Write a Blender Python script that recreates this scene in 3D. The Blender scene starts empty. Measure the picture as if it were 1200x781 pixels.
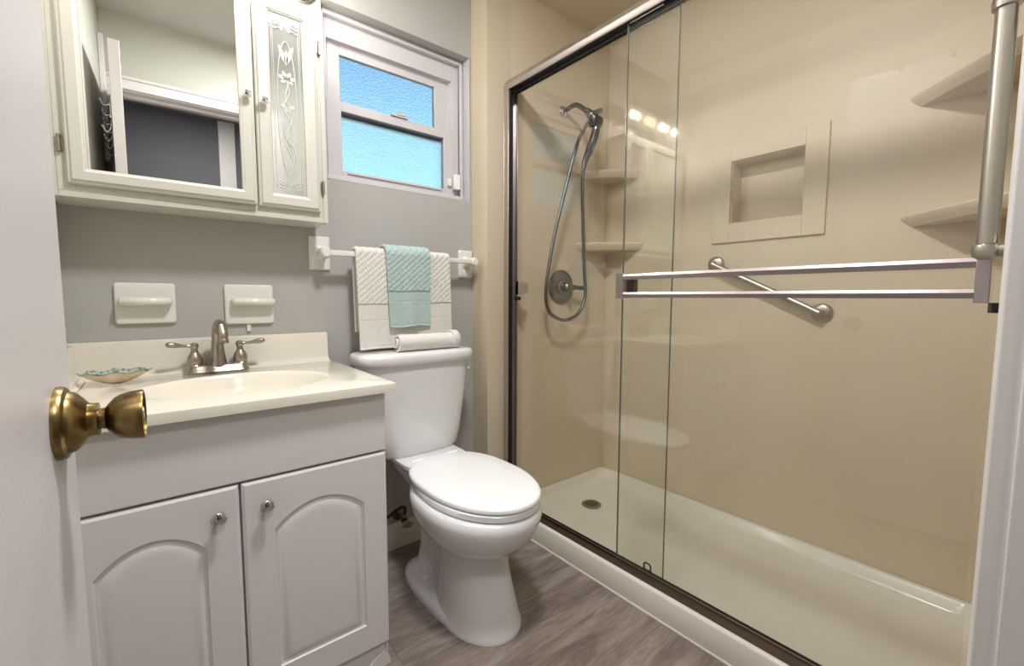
import bpy, bmesh, math, random
from mathutils import Vector, Matrix, noise
PI = math.pi
sc = bpy.context.scene
C = sc.collection
random.seed(4)

# ------------------------------------------------------------------ camera, world, exposure
YAW, PITCH, ROLL, FPX = math.radians(39.42), math.radians(4.61), math.radians(0.15), 517.8
F = Vector((math.sin(YAW)*math.cos(PITCH), math.cos(YAW)*math.cos(PITCH), -math.sin(PITCH)))
RT = Vector((math.cos(YAW), -math.sin(YAW), 0)); UP = RT.cross(F)
RT, UP = RT*math.cos(ROLL)+UP*math.sin(ROLL), UP*math.cos(ROLL)-RT*math.sin(ROLL)
cam_d = bpy.data.cameras.new('camera'); cam = bpy.data.objects.new('camera', cam_d); C.objects.link(cam)
M3 = Matrix((RT, UP, -F)).transposed()
cam.matrix_world = Matrix.Translation((0, 0, 1.02)) @ M3.to_4x4()
cam_d.sensor_width = 36; cam_d.sensor_fit = 'HORIZONTAL'; cam_d.lens = 36*FPX/1200
cam_d.clip_start = 0.01; cam_d.clip_end = 60
sc.camera = cam
sc.view_settings.view_transform = 'Standard'; sc.view_settings.look = 'None'
sc.view_settings.gamma = 1; sc.view_settings.use_curve_mapping = False
sc.view_settings.exposure = 0.12
EXPO_LAMP = 4.8         # watts per vanity lamp
CEIL_FILL_W = 23.0            # added fill light under the room ceiling
HALL_FILL_W = 14.0  # added fill light in the hallway
SKY_S = 1.12
cy = sc.cycles
cy.max_bounces = 14; cy.diffuse_bounces = 7; cy.glossy_bounces = 7; cy.transmission_bounces = 10
cy.transparent_max_bounces = 24; cy.caustics_reflective = False; cy.caustics_refractive = False
cy.sample_clamp_indirect = 6.0; cy.blur_glossy = 0.5

w = bpy.data.worlds.new('sky'); sc.world = w; w.use_nodes = True
nt = w.node_tree; nt.nodes.clear()
def N(nt, t, **k):
    n = nt.nodes.new(t)
    for a, b in k.items(): setattr(n, a, b)
    return n
wo = N(nt, 'ShaderNodeOutputWorld'); bg = N(nt, 'ShaderNodeBackground'); bg.inputs[1].default_value = SKY_S
tc = N(nt, 'ShaderNodeTexCoord'); sx = N(nt, 'ShaderNodeSeparateXYZ'); rp = N(nt, 'ShaderNodeValToRGB')
nt.links.new(tc.outputs['Generated'], sx.inputs[0]); nt.links.new(sx.outputs[2], rp.inputs[0])
nt.links.new(rp.outputs[0], bg.inputs[0]); nt.links.new(bg.outputs[0], wo.inputs[0])
cr = rp.color_ramp
cr.elements[0].position = 0.0; cr.elements[0].color = (0.6, 0.95, 1.05, 1)
cr.elements[1].position = 1.0; cr.elements[1].color = (0.05, 0.17, 0.6, 1)
for p_, c_ in ((0.20, (0.40, 0.86, 0.97, 1)), (0.27, (0.46, 0.90, 0.97, 1)), (0.335, (0.58, 0.93, 1.0, 1)), (0.36, (0.42, 0.72, 0.97, 1)), (0.385, (0.21, 0.46, 0.88, 1)), (0.45, (0.15, 0.39, 0.86, 1))):
    e = cr.elements.new(p_); e.color = c_

# ------------------------------------------------------------------ materials
def srgb(r, g, b):
    f = lambda c: (c/255/12.92) if c/255 <= 0.04045 else ((c/255+0.055)/1.055)**2.4
    return (f(r), f(g), f(b), 1)
def mat(name, col, rough=0.5, metal=0.0, bump=None, var=None, coat=0.0, spec=0.5, stretch=None):
    m = bpy.data.materials.new(name); m.use_nodes = True
    t = m.node_tree; b = t.nodes['Principled BSDF']
    b.inputs['Base Color'].default_value = col; b.inputs['Roughness'].default_value = rough
    b.inputs['Metallic'].default_value = metal; b.inputs['Coat Weight'].default_value = coat
    b.inputs['Coat Roughness'].default_value = 0.1
    b.inputs['Specular IOR Level'].default_value = spec
    if bump or var:
        co = N(t, 'ShaderNodeTexCoord'); mp = N(t, 'ShaderNodeMapping')
        t.links.new(co.outputs['Object'], mp.inputs[0])
        if stretch: mp.inputs['Scale'].default_value = stretch
    if bump:
        n = N(t, 'ShaderNodeTexNoise'); n.inputs['Scale'].default_value = bump[0]; n.inputs['Detail'].default_value = 4
        t.links.new(mp.outputs[0], n.inputs['Vector'])
        bp = N(t, 'ShaderNodeBump'); bp.inputs['Strength'].default_value = bump[1]; bp.inputs['Distance'].default_value = bump[2] if len(bump) > 2 else 0.002
        t.links.new(n.outputs['Fac'], bp.inputs['Height']); t.links.new(bp.outputs[0], b.inputs['Normal'])
    if var:   # (scale, other colour, lo, hi)
        n = N(t, 'ShaderNodeTexNoise'); n.inputs['Scale'].default_value = var[0]; n.inputs['Detail'].default_value = 6
        t.links.new(mp.outputs[0], n.inputs['Vector'])
        r = N(t, 'ShaderNodeValToRGB'); r.color_ramp.elements[0].position = var[2]; r.color_ramp.elements[1].position = var[3]
        r.color_ramp.elements[0].color = col; r.color_ramp.elements[1].color = var[1]
        t.links.new(n.outputs['Fac'], r.inputs[0]); t.links.new(r.outputs[0], b.inputs['Base Color'])
    return m
M = {}
M['wall'] = mat('grey_wall_paint', srgb(172, 171, 168), 0.75, bump=(60, 0.12))
M['wall_pale'] = mat('pale_room_wall_paint', srgb(196, 196, 188), 0.8, bump=(60, 0.12))
M['ceiling'] = mat('ceiling_paint', srgb(205, 203, 198), 0.9, bump=(90, 0.15))
M['beige'] = mat('beige_shower_panel', srgb(208, 194, 172), 0.5, var=(1.6, srgb(212, 199, 178), 0.35, 0.65))
M['beige_wall'] = mat('beige_painted_plaster', srgb(204, 191, 168), 0.6, bump=(60, 0.1))
M['pan'] = mat('shower_pan_acrylic', srgb(224, 220, 211), 0.3, coat=0.2, var=(3, srgb(219, 214, 203), 0.4, 0.7))
M['white'] = mat('white_trim_paint', srgb(222, 218, 216), 0.4, bump=(40, 0.05))
M['vinyl'] = mat('white_window_vinyl', srgb(200, 197, 201), 0.35)
M['door'] = mat('white_door_paint', srgb(210, 206, 207), 0.38, bump=(180, 0.18, 0.001))
M['cab'] = mat('cream_cabinet_paint', srgb(206, 203, 195), 0.35)
M['vanity'] = mat('white_thermofoil', srgb(216, 213, 213), 0.42)
M['vanity_edge'] = M['vanity']
M['marble'] = mat('ivory_cultured_marble', srgb(222, 217, 206), 0.15, coat=0.4)
M['porcelain'] = mat('white_porcelain', srgb(220, 221, 222), 0.12, coat=0.4)
M['seat'] = mat('white_toilet_seat', srgb(236, 238, 240), 0.25)
M['ceramic'] = mat('white_ceramic_tile', srgb(224, 223, 218), 0.18, coat=0.3)
M['nickel'] = mat('brushed_nickel', srgb(170, 160, 150), 0.3, 1.0, bump=(300, 0.05))
M['chrome'] = mat('chrome', srgb(205, 205, 205), 0.1, 1.0)
M['steel'] = mat('brushed_steel', srgb(178, 170, 162), 0.32, 1.0, bump=(200, 0.15, 0.0005), stretch=(1, 1, 0.02))
M['alu'] = mat('brushed_aluminium', srgb(200, 192, 190), 0.35, 1.0)
M['rail'] = mat('mauve_brushed_aluminium', srgb(176, 166, 168), 0.3, 1.0)
M['alu_dark'] = mat('dark_shower_track', srgb(112, 98, 90), 0.35, 1.0)
M['shower_metal'] = mat('dark_nickel', srgb(118, 117, 119), 0.2, 1.0)
M['valve_metal'] = mat('grey_brushed_nickel', srgb(132, 130, 126), 0.3, 1.0)
M['glass_edge'] = mat('dark_green_glass_edge', srgb(104, 108, 94), 0.2)
M['black'] = mat('black_rubber', srgb(22, 21, 22), 0.5)
M['brass'] = mat('worn_brass', srgb(146, 124, 80), 0.3, 1.0, var=(38, srgb(84, 64, 36), 0.45, 0.66), bump=(70, 0.1))
M['mirror'] = mat('mirror_silver', srgb(238, 240, 238), 0.01, 1.0)
M['etched_pane'] = mat('grey_etched_mirror', srgb(190, 192, 188), 0.04, 0.6)
M['etch'] = mat('etched_frost', srgb(196, 198, 192), 0.6)
M['etch_dark'] = mat('etched_frost_grey', srgb(190, 192, 186), 0.6)
M['black_hose'] = mat('black_braided_hose', srgb(30, 28, 28), 0.4)
M['hall'] = mat('hall_wall_paint', srgb(108, 108, 114), 0.8)
M['brown'] = mat('dark_brown_wood', srgb(72, 55, 40), 0.6, var=(8, srgb(50, 38, 28), 0.4, 0.7))
M['shell_out'] = mat('shell_cream', srgb(214, 200, 178), 0.35, var=(30, srgb(182, 164, 140), 0.45, 0.7))
M['shell_in'] = mat('shell_teal_speckle', srgb(176, 188, 176), 0.35, var=(150, srgb(96, 104, 94), 0.48, 0.6))
M['caulk'] = mat('white_caulk', srgb(235, 230, 222), 0.5)
M['braid'] = mat('grey_metal_hose', srgb(116, 114, 112), 0.35, 1.0, bump=(400, 0.5, 0.001))
M['drain_dark'] = mat('drain_slots', srgb(30, 26, 22), 0.6)
M['plastic'] = mat('white_plastic', srgb(236, 236, 236), 0.4)

def towel_mat(name, col, col2):
    m = mat(name, col, 0.95, bump=(700, 0.6, 0.002), var=(500, col2, 0.4, 0.7), spec=0.1)
    m.node_tree.nodes['Principled BSDF'].inputs['Sheen Weight'].default_value = 0.3
    return m
M['towel_w'] = towel_mat('white_terry', srgb(226, 223, 219), srgb(214, 210, 205))
M['towel_t'] = towel_mat('teal_terry', srgb(180, 199, 198), srgb(165, 187, 186))

def glass_mat(name, tint, refl=1.0):
    m = bpy.data.materials.new(name); m.use_nodes = True; t = m.node_tree; t.nodes.clear()
    o = N(t, 'ShaderNodeOutputMaterial'); mx = N(t, 'ShaderNodeMixShader'); fr = N(t, 'ShaderNodeLayerWeight')
    tr = N(t, 'ShaderNodeBsdfTransparent'); gl = N(t, 'ShaderNodeBsdfGlossy')
    tr.inputs[0].default_value = tint
    gl.inputs['Roughness'].default_value = 0.0; gl.inputs[0].default_value = (1, 1, 1, 1)
    pw = N(t, 'ShaderNodeMath', operation='POWER'); pw.inputs[1].default_value = 5   # Schlick's reflectance, the same on both sides of the sheet
    ml = N(t, 'ShaderNodeMath', operation='MULTIPLY_ADD'); ml.inputs[1].default_value = 0.96*refl; ml.inputs[2].default_value = 0.04*refl
    t.links.new(fr.outputs['Facing'], pw.inputs[0]); t.links.new(pw.outputs[0], ml.inputs[0]); t.links.new(ml.outputs[0], mx.inputs[0])
    t.links.new(tr.outputs[0], mx.inputs[1]); t.links.new(gl.outputs[0], mx.inputs[2]); t.links.new(mx.outputs[0], o.inputs[0])
    return m
M['glass'] = glass_mat('clear_shower_glass', (0.978, 0.984, 0.972, 1))

def frosted(name):
    m = bpy.data.materials.new(name); m.use_nodes = True; t = m.node_tree; t.nodes.clear()
    o = N(t, 'ShaderNodeOutputMaterial'); rf = N(t, 'ShaderNodeBsdfRefraction'); gl = N(t, 'ShaderNodeBsdfGlossy'); mx = N(t, 'ShaderNodeMixShader')
    rf.inputs['Roughness'].default_value = 0.08; rf.inputs['IOR'].default_value = 1.12
    co = N(t, 'ShaderNodeTexCoord'); n = N(t, 'ShaderNodeTexNoise'); n.inputs['Scale'].default_value = 230; n.inputs['Detail'].default_value = 3
    bp = N(t, 'ShaderNodeBump'); bp.inputs['Strength'].default_value = 1.0; bp.inputs['Distance'].default_value = 0.01
    t.links.new(co.outputs['Object'], n.inputs['Vector']); t.links.new(n.outputs['Fac'], bp.inputs['Height'])
    t.links.new(bp.outputs[0], rf.inputs['Normal'])
    gl.inputs['Roughness'].default_value = 0.2; mx.inputs[0].default_value = 0.04
    t.links.new(rf.outputs[0], mx.inputs[1]); t.links.new(gl.outputs[0], mx.inputs[2]); t.links.new(mx.outputs[0], o.inputs[0])
    return m
M['frost'] = frosted('frosted_window_glass')

def shade_mat():
    m = bpy.data.materials.new('fluted_glass_shade'); m.use_nodes = True; t = m.node_tree; t.nodes.clear()
    o = N(t, 'ShaderNodeOutputMaterial'); a = N(t, 'ShaderNodeBsdfTransparent'); b = N(t, 'ShaderNodeBsdfTranslucent'); c = N(t, 'ShaderNodeBsdfGlossy')
    a.inputs[0].default_value = (.94, .93, .9, 1); b.inputs[0].default_value = (1, .94, .86, 1); c.inputs['Roughness'].default_value = .1
    m1 = N(t, 'ShaderNodeMixShader'); m1.inputs[0].default_value = .12; m2 = N(t, 'ShaderNodeMixShader'); m2.inputs[0].default_value = .1
    t.links.new(a.outputs[0], m1.inputs[1]); t.links.new(b.outputs[0], m1.inputs[2]); t.links.new(m1.outputs[0], m2.inputs[1])
    t.links.new(c.outputs[0], m2.inputs[2]); t.links.new(m2.outputs[0], o.inputs[0])
    return m
M['shade'] = shade_mat()
def emit(name, col, s):
    m = bpy.data.materials.new(name); m.use_nodes = True; t = m.node_tree; t.nodes.clear()
    o = N(t, 'ShaderNodeOutputMaterial'); e = N(t, 'ShaderNodeEmission'); e.inputs[0].default_value = col; e.inputs[1].default_value = s
    t.links.new(e.outputs[0], o.inputs[0]); return m
M['bulb'] = emit('glowing_bulb', (1.0, 0.72, 0.38, 1), 9.0)
M['bulb_white'] = emit('glowing_white_bulb', (1.0, 0.95, 0.86, 1), 12.0)

def floor_mat():
    m = bpy.data.materials.new('grey_wood_vinyl_plank'); m.use_nodes = True; t = m.node_tree; b = t.nodes['Principled BSDF']
    co = N(t, 'ShaderNodeTexCoord'); L = t.links.new
    br = N(t, 'ShaderNodeTexBrick'); br.offset = 0.37
    br.inputs['Color1'].default_value = (0.1, 0.1, 0.1, 1); br.inputs['Color2'].default_value = (0.9, 0.9, 0.9, 1); br.inputs['Mortar'].default_value = (0, 0, 0, 1)
    br.inputs['Scale'].default_value = 1; br.inputs['Mortar Size'].default_value = 0.0008; br.inputs['Brick Width'].default_value = 1.1; br.inputs['Row Height'].default_value = 0.17
    L(co.outputs['Object'], br.inputs['Vector'])
    # offset the grain per plank
    sep = N(t, 'ShaderNodeSeparateColor'); L(br.outputs['Color'], sep.inputs[0])
    cmb = N(t, 'ShaderNodeCombineXYZ'); ml = N(t, 'ShaderNodeMath', operation='MULTIPLY'); ml.inputs[1].default_value = 7.3
    L(sep.outputs[0], ml.inputs[0]); L(ml.outputs[0], cmb.inputs[2]); L(ml.outputs[0], cmb.inputs[0])
    add = N(t, 'ShaderNodeVectorMath', operation='ADD'); L(co.outputs['Object'], add.inputs[0]); L(cmb.outputs[0], add.inputs[1])
    def nz(scale, st, det, dist):
        mp = N(t, 'ShaderNodeMapping'); mp.inputs['Scale'].default_value = st; L(add.outputs[0], mp.inputs[0])
        n = N(t, 'ShaderNodeTexNoise'); n.inputs['Scale'].default_value = scale; n.inputs['Detail'].default_value = det; n.inputs['Distortion'].default_value = dist
        n.inputs['Roughness'].default_value = 0.65
        L(mp.outputs[0], n.inputs['Vector']); return n
    n1 = nz(4.2, (0.8, 4.2, 1), 9, 0.9); n2 = nz(20, (0.6, 7, 1), 6, 0.6)
    r1 = N(t, 'ShaderNodeValToRGB'); e = r1.color_ramp
    e.elements[0].position = 0.32; e.elements[0].color = srgb(88, 76, 70)
    e.elements[1].position = 0.72; e.elements[1].color = srgb(164, 153, 146)
    x = e.elements.new(0.47); x.color = srgb(122, 110, 103); x = e.elements.new(0.58); x.color = srgb(144, 133, 126)
    mx = N(t, 'ShaderNodeMix', data_type='FLOAT'); mx.inputs[0].default_value = 0.3
    L(n1.outputs['Fac'], mx.inputs[2]); L(n2.outputs['Fac'], mx.inputs[3]); L(mx.outputs[0], r1.inputs[0])
    mm = N(t, 'ShaderNodeMix', data_type='RGBA', blend_type='MULTIPLY'); mm.inputs[0].default_value = 0.45
    inv = N(t, 'ShaderNodeMath', operation='MULTIPLY_ADD'); inv.inputs[1].default_value = -1; inv.inputs[2].default_value = 1
    L(br.outputs['Fac'], inv.inputs[0]); L(r1.outputs[0], mm.inputs[6])
    cc = N(t, 'ShaderNodeCombineColor'); [L(inv.outputs[0], cc.inputs[i]) for i in range(3)]; L(cc.outputs[0], mm.inputs[7])
    L(mm.outputs[2], b.inputs['Base Color']); b.inputs['Roughness'].default_value = 0.45
    bp = N(t, 'ShaderNodeBump'); bp.inputs['Strength'].default_value = 0.15; bp.inputs['Distance'].default_value = 0.001
    L(n2.outputs['Fac'], bp.inputs['Height']); L(bp.outputs[0], b.inputs['Normal'])
    return m
M['floor'] = floor_mat()

# ------------------------------------------------------------------ mesh helpers
ORG = {}
class MB:
    """collects shapes (world coordinates) into one mesh"""
    def __init__(s): s.v = []; s.f = []
    def add(s, vs, fs):
        o = len(s.v); s.v += [Vector(v) for v in vs]; s.f += [tuple(i+o for i in f) for f in fs]; return s
    def box(s, x0, x1, y0, y1, z0, z1):
        x0, x1 = min(x0, x1), max(x0, x1); y0, y1 = min(y0, y1), max(y0, y1); z0, z1 = min(z0, z1), max(z0, z1)
        return s.add([(x0,y0,z0),(x1,y0,z0),(x1,y1,z0),(x0,y1,z0),(x0,y0,z1),(x1,y0,z1),(x1,y1,z1),(x0,y1,z1)],
                     [(0,3,2,1),(4,5,6,7),(0,1,5,4),(1,2,6,5),(2,3,7,6),(3,0,4,7)])
    def loft(s, rings, cap0=True, cap1=True):
        n = len(rings[0]); vs = [p for r in rings for p in r]; fs = []
        for k in range(len(rings)-1):
            for i in range(n):
                j = (i+1) % n; fs.append((k*n+i, k*n+j, (k+1)*n+j, (k+1)*n+i))
        if cap0: fs.append(tuple(range(n-1, -1, -1)))
        if cap1: fs.append(tuple((len(rings)-1)*n+i for i in range(n)))
        return s.add(vs, fs)
    def lathe(s, prof, p, axis=(0,0,1), n=32, caps=True):
        """prof: list of (radius, distance along axis)"""
        a = Vector(axis).normalized(); u = a.orthogonal().normalized(); v = a.cross(u); p = Vector(p)
        return s.loft([[p+a*h+(u*math.cos(2*PI*i/n)+v*math.sin(2*PI*i/n))*max(r, 1e-5) for i in range(n)] for r, h in prof], caps, caps)
    def tube(s, pts, r, n=12, caps=True, smooth=0):
        pts = [Vector(p) for p in pts]
        if smooth: pts = catmull(pts, smooth)
        m = len(pts); rr = r if hasattr(r, '__len__') else [r]*m
        if len(rr) != m: rr = [rr[min(len(rr)-1, int(round(i*(len(rr)-1)/(m-1))))] if False else lerp_list(rr, i/(m-1)) for i in range(m)]
        rings = []; t0 = (pts[1]-pts[0]).normalized(); u = t0.orthogonal().normalized()
        for i in range(m):
            t = (pts[min(i+1, m-1)]-pts[max(i-1, 0)]).normalized()
            u = (u-t*u.dot(t)).normalized(); v = t.cross(u)
            rings.append([pts[i]+(u*math.cos(2*PI*k/n)+v*math.sin(2*PI*k/n))*rr[i] for k in range(n)])
        return s.loft(rings, caps, caps)
    def sphere(s, c, r, sc_=(1,1,1), n=20, m=12):
        c = Vector(c)
        rings = []
        for i in range(m+1):
            a = PI*i/m; rad = max(math.sin(a), 1e-4)*r; z = -math.cos(a)*r
            rings.append([c+Vector((rad*math.cos(2*PI*k/n)*sc_[0], rad*math.sin(2*PI*k/n)*sc_[1], z*sc_[2])) for k in range(n)])
        return s.loft(rings)
    def prism(s, poly, axis, a, b):
        """poly: 2D outline; extruded along axis (0,1,2) from a to b; poly in the other two axes in order"""
        def P(q, w_):
            l = [0, 0, 0]; o = [i for i in range(3) if i != axis]; l[axis] = w_; l[o[0]] = q[0]; l[o[1]] = q[1]; return l
        n = len(poly)
        return s.add([P(q, a) for q in poly]+[P(q, b) for q in poly],
                     [tuple(range(n)), tuple(range(2*n-1, n-1, -1))]+[(i, (i+1) % n+0, (i+1) % n+n, i+n) for i in range(n)])
    def grid(s, fn, nu, nv, close_u=False):
        vs = [fn(i/nu, j/nv) for j in range(nv+1) for i in range(nu+1)]
        fs = [(j*(nu+1)+i, j*(nu+1)+i+1, (j+1)*(nu+1)+i+1, (j+1)*(nu+1)+i) for j in range(nv) for i in range(nu)]
        return s.add(vs, fs)
    def build(s, name, m, parent=None, bevel=0, smooth=True, seg=2, angle=35, fix=True):
        org = ORG.get(parent.name, Vector((0,0,0))) if parent else Vector((0,0,0))
        if not parent and s.v:
            org = Vector((sum(v.x for v in s.v)/len(s.v), sum(v.y for v in s.v)/len(s.v), min(v.z for v in s.v)))
        me = bpy.data.meshes.new(name); me.from_pydata([tuple(v-org) for v in s.v], [], s.f)
        if fix:
            bm = bmesh.new(); bm.from_mesh(me); bmesh.ops.recalc_face_normals(bm, faces=bm.faces); bm.to_mesh(me); bm.free()
        me.materials.append(M[m] if isinstance(m, str) else m)
        if smooth:
            me.shade_smooth(); me.set_sharp_from_angle(angle=math.radians(angle))
        o = bpy.data.objects.new(name, me); C.objects.link(o)
        if parent: o.parent = parent
        else: o.location = org
        ORG[o.name] = org
        if bevel:
            b = o.modifiers.new('bevel', 'BEVEL'); b.width = bevel; b.segments = seg; b.limit_method = 'ANGLE'; b.angle_limit = math.radians(40)
        return o
def lerp_list(l, t):
    x = t*(len(l)-1); i = min(int(x), len(l)-2); return l[i]+(l[i+1]-l[i])*(x-i)
def catmull(p, k):
    q = [p[0]*2-p[1]]+list(p)+[p[-1]*2-p[-2]]; out = []
    for i in range(1, len(q)-2):
        for j in range(k):
            t = j/k; a, b, c, d = q[i-1], q[i], q[i+1], q[i+2]
            out.append(0.5*((2*b)+(-a+c)*t+(2*a-5*b+4*c-d)*t*t+(-a+3*b-3*c+d)*t*t*t))
    out.append(p[-1]); return out
def empty(name, loc):
    o = bpy.data.objects.new(name, None); C.objects.link(o); o.location = loc; o.empty_display_size = 0.05
    ORG[o.name] = Vector(loc); return o
def tag(o, label, cat, group=None, kind=None):
    o['label'] = label; o['category'] = cat
    if group: o['group'] = group
    if kind: o['kind'] = kind
    return o
def struct(o, label=None, cat=None):
    o['kind'] = 'structure'
    if label: o['label'] = label; o['category'] = cat
    return o
def copy_tree(o, parent=None):
    c = o.copy(); C.objects.link(c); c.parent = parent
    if parent: c.matrix_parent_inverse = o.matrix_parent_inverse.copy()
    for ch in list(o.children): copy_tree(ch, c)
    return c
def rrect(x0, x1, y0, y1, r, n=5):
    out = []
    for cx_, cy_, a0 in ((x1-r, y1-r, 0), (x0+r, y1-r, PI/2), (x0+r, y0+r, PI), (x1-r, y0+r, 3*PI/2)):
        for i in range(n+1):
            a = a0+PI/2*i/n; out.append((cx_+r*math.cos(a), cy_+r*math.sin(a)))
    return out

# ------------------------------------------------------------------ key dimensions (metres)
YB = 1.64       # back wall
XL = -0.172     # left wall
XS = 1.118      # face of the thick shower plumbing wall end
YP = 1.526      # plumbing wall face (shower end)
XF = 1.90       # far (long) shower wall
XG = 1.24       # glass plane
YN = 0.056      # near end wall of the shower
YD = 0.010      # bathroom face of the doorway wall
ZC, ZCS = 2.392, 2.33
WX0, WX1, WZ0, WZ1 = 0.497, 1.112, 1.434, 2.036     # window opening

# ------------------------------------------------------------------ the room
struct(MB().box(-1.3, 2.3, -1.6, 2.0, -0.05, 0).build('floor', 'floor', smooth=False), 'grey wood-look plank floor of the bathroom and hall', 'floor')
struct(MB().box(-1.3, 2.1, -1.6, 1.85, ZC, ZC+0.06).build('ceiling', 'ceiling', smooth=False), 'pale grey painted ceiling', 'ceiling')
struct(MB().box(1.26, XF+0.1, YN-0.05, YP+0.05, ZCS, ZC-0.001).build('ceiling_shower', 'beige_wall', smooth=False), 'beige lowered ceiling over the shower', 'ceiling')
b = MB()
b.box(XL-0.1, WX0, YB, YB+0.16, 0, ZC); b.box(WX1, XS+0.1, YB, YB+0.16, 0, ZC)
b.box(WX0, WX1, YB, YB+0.16, 0, WZ0); b.box(WX0, WX1, YB, YB+0.16, WZ1, ZC)
struct(b.build('wall_back', 'wall', smooth=False), 'grey painted wall behind the vanity and toilet', 'wall')
struct(MB().box(XL-0.1, XL, YD-0.001, YB, 0, ZC).build('wall_left', 'wall_pale', smooth=False), 'pale grey wall at the left behind the open door', 'wall')
struct(MB().box(XS, 1.245, YP, YB-0.001, 0, ZC-0.001).build('wall_return', 'beige_wall', smooth=False), 'narrow cream wall return between the toilet and the shower', 'wall')
struct(MB().box(1.245, 2.05, YP, YB-0.001, 0, ZC-0.001).build('wall_plumbing', 'beige', smooth=False), 'glossy beige end wall of the shower that carries the shower head', 'wall')
NY0, NY1, NZ0, NZ1 = 0.606, 0.876, 1.327, 1.582
b = MB()
b.box(XF, XF+0.12, YN-0.1, NY0, 0, ZC-.002); b.box(XF, XF+0.12, NY1, YP, 0, ZC-.002)
b.box(XF, XF+0.12, NY0, NY1, 0, NZ0); b.box(XF, XF+0.12, NY0, NY1, NZ1, ZC-.002); b.box(XF+0.085, XF+0.12, NY0, NY1, NZ0, NZ1)
struct(b.build('wall_far', 'beige', smooth=False), 'long beige wall of the shower with the recessed niche', 'wall')
struct(MB().box(1.16, XF+0.1, YD, YN, 0, ZC-.002).build('wall_near_shower', 'beige', smooth=False), 'beige near end wall of the shower', 'wall')
# doorway wall
DX0, DX1, DZ = -0.108, 0.60, 2.03
b = MB(); b.box(XL-0.1, DX0-0.02, YD-0.11, YD-0.002, 0, ZC); b.box(DX1+0.02, XF+0.1, YD-0.11, YD-0.001, 0, ZC); b.box(DX0-0.02, DX1+0.02, YD-0.11, YD-0.002, DZ+0.02, ZC)
struct(b.build('wall_near', 'wall_pale', smooth=False), 'pale wall around the doorway', 'wall')
b = MB()
b.box(DX0-0.018, DX0, YD-0.112, YD+0.002, 0, DZ); b.box(DX1, DX1+0.018, YD-0.112, YD+0.002, 0, DZ); b.box(DX0-0.018, DX1+0.018, YD-0.112, YD+0.002, DZ, DZ+0.018)
b.box(DX0, DX1, YD-0.075, YD-0.04, DZ-0.012, DZ); b.box(DX1-0.012, DX1, YD-0.075, YD-0.04, 0, DZ-0.012)
struct(b.build('trim_1', 'white', bevel=0.002), 'white jamb lining of the doorway', 'trim')
b = MB()
b.prism([(DX1+0.006, YD), (DX1+0.006, YD+0.018), (DX1+0.02, YD+0.021), (DX1+0.05, YD+0.021), (DX1+0.058, YD+0.012), (DX1+0.066, YD+0.012), (DX1+0.07, YD)], 2, 0, DZ+0.07)
b.box(DX0-0.05, DX1+0.07, YD, YD+0.016, DZ+0.006, DZ+0.07); b.box(DX0-0.05, DX1+0.066, YD+0.016, YD+0.022, DZ+0.052, DZ+0.066); b.box(DX0-0.05, DX0-0.006, YD, YD+0.015, 0, DZ+0.006)
struct(b.build('trim_2', 'white', bevel=0.002), 'white casing on the room side of the doorway', 'trim')
# hallway behind the camera
b = MB(); b.box(-0.9, 1.5, -1.35, -1.25, 0, ZC)
struct(b.build('wall_hall_back', 'hall', smooth=False), 'grey wall across the hallway', 'wall')
struct(MB().box(-0.9, -0.8, -1.25, YD-0.112, 0, ZC).build('wall_hall_left', 'hall', smooth=False), 'grey hallway wall at the left', 'wall')
struct(MB().box(1.4, 1.5, -1.25, YD-0.112, 0, ZC).build('wall_hall_right', 'hall', smooth=False), 'grey hallway wall at the right', 'wall')
struct(MB().box(-0.8, XL-0.1, YD-0.11, YD-0.002, 0, ZC).build('wall_hall_front', 'hall', smooth=False), 'grey hallway wall beside the doorway', 'wall')
struct(MB().box(-0.35, 0.36, -1.249, -1.235, 0, 1.88).build('door_2', 'brown', bevel=0.002), 'dark brown door across the hallway seen in the mirror', 'door')
struct(MB().box(0.39, 0.50, -1.249, -1.23, 0, ZC-.01).build('trim_3', 'white', bevel=0.002), 'pale upright trim across the hallway seen in the mirror', 'trim')
struct(MB().box(XL+0.001, XL+0.02, 0.05, 0.10, 1.66, 2.24).build('trim_6', 'white', bevel=0.002), 'narrow white upright strip behind the open door, seen in the mirror', 'trim')
# baseboards
struct(MB().prism([(YB-0.014, 0), (YB, 0), (YB, 0.105), (YB-0.008, 0.105), (YB-0.014, 0.09)], 0, 0.48, XS).build('baseboard_back', 'white', smooth=False), 'white baseboard behind the toilet', 'baseboard')
struct(MB().prism([(XS-0.014, 0), (XS, 0), (XS, 0.105), (XS-0.008, 0.105), (XS-0.014, 0.09)], 1, YP, YB-0.014).build('baseboard_right', 'white', smooth=False), 'short white baseboard on the wall return beside the toilet', 'baseboard')

# ------------------------------------------------------------------ window
wn = empty('window_1', ((WX0+WX1)/2, 1.70, WZ0)); struct(wn, 'small frosted double-hung window high on the grey wall', 'window')
b = MB(); X0, X1, Z0, Z1 = WX0+0.002, WX1-0.002, WZ0+0.001, WZ1-0.001
def frame(b, x0, x1, z0, z1, tl, tr, tb, tt, y0, y1):
    b.box(x0, x0+tl, y0, y1, z0, z1); b.box(x1-tr, x1, y0, y1, z0, z1); b.box(x0+tl, x1-tr, y0, y1, z0, z0+tb); b.box(x0+tl, x1-tr, y0, y1, z1-tt, z1); return b
frame(b, X0, X1, Z0, Z1, 0.026, 0.022, 0.03, 0.018, 1.690, 1.79); frame(b, X0+0.026, X1-0.022, Z0, Z1-0.018, 0.012, 0.032, 0.012, 0.070, 1.704, 1.79)
frame(b, X0+0.010, X1-0.010, Z0+0.010, Z1-0.008, 0.014, 0.012, 0.012, 0.012, 1.682, 1.70)
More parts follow.
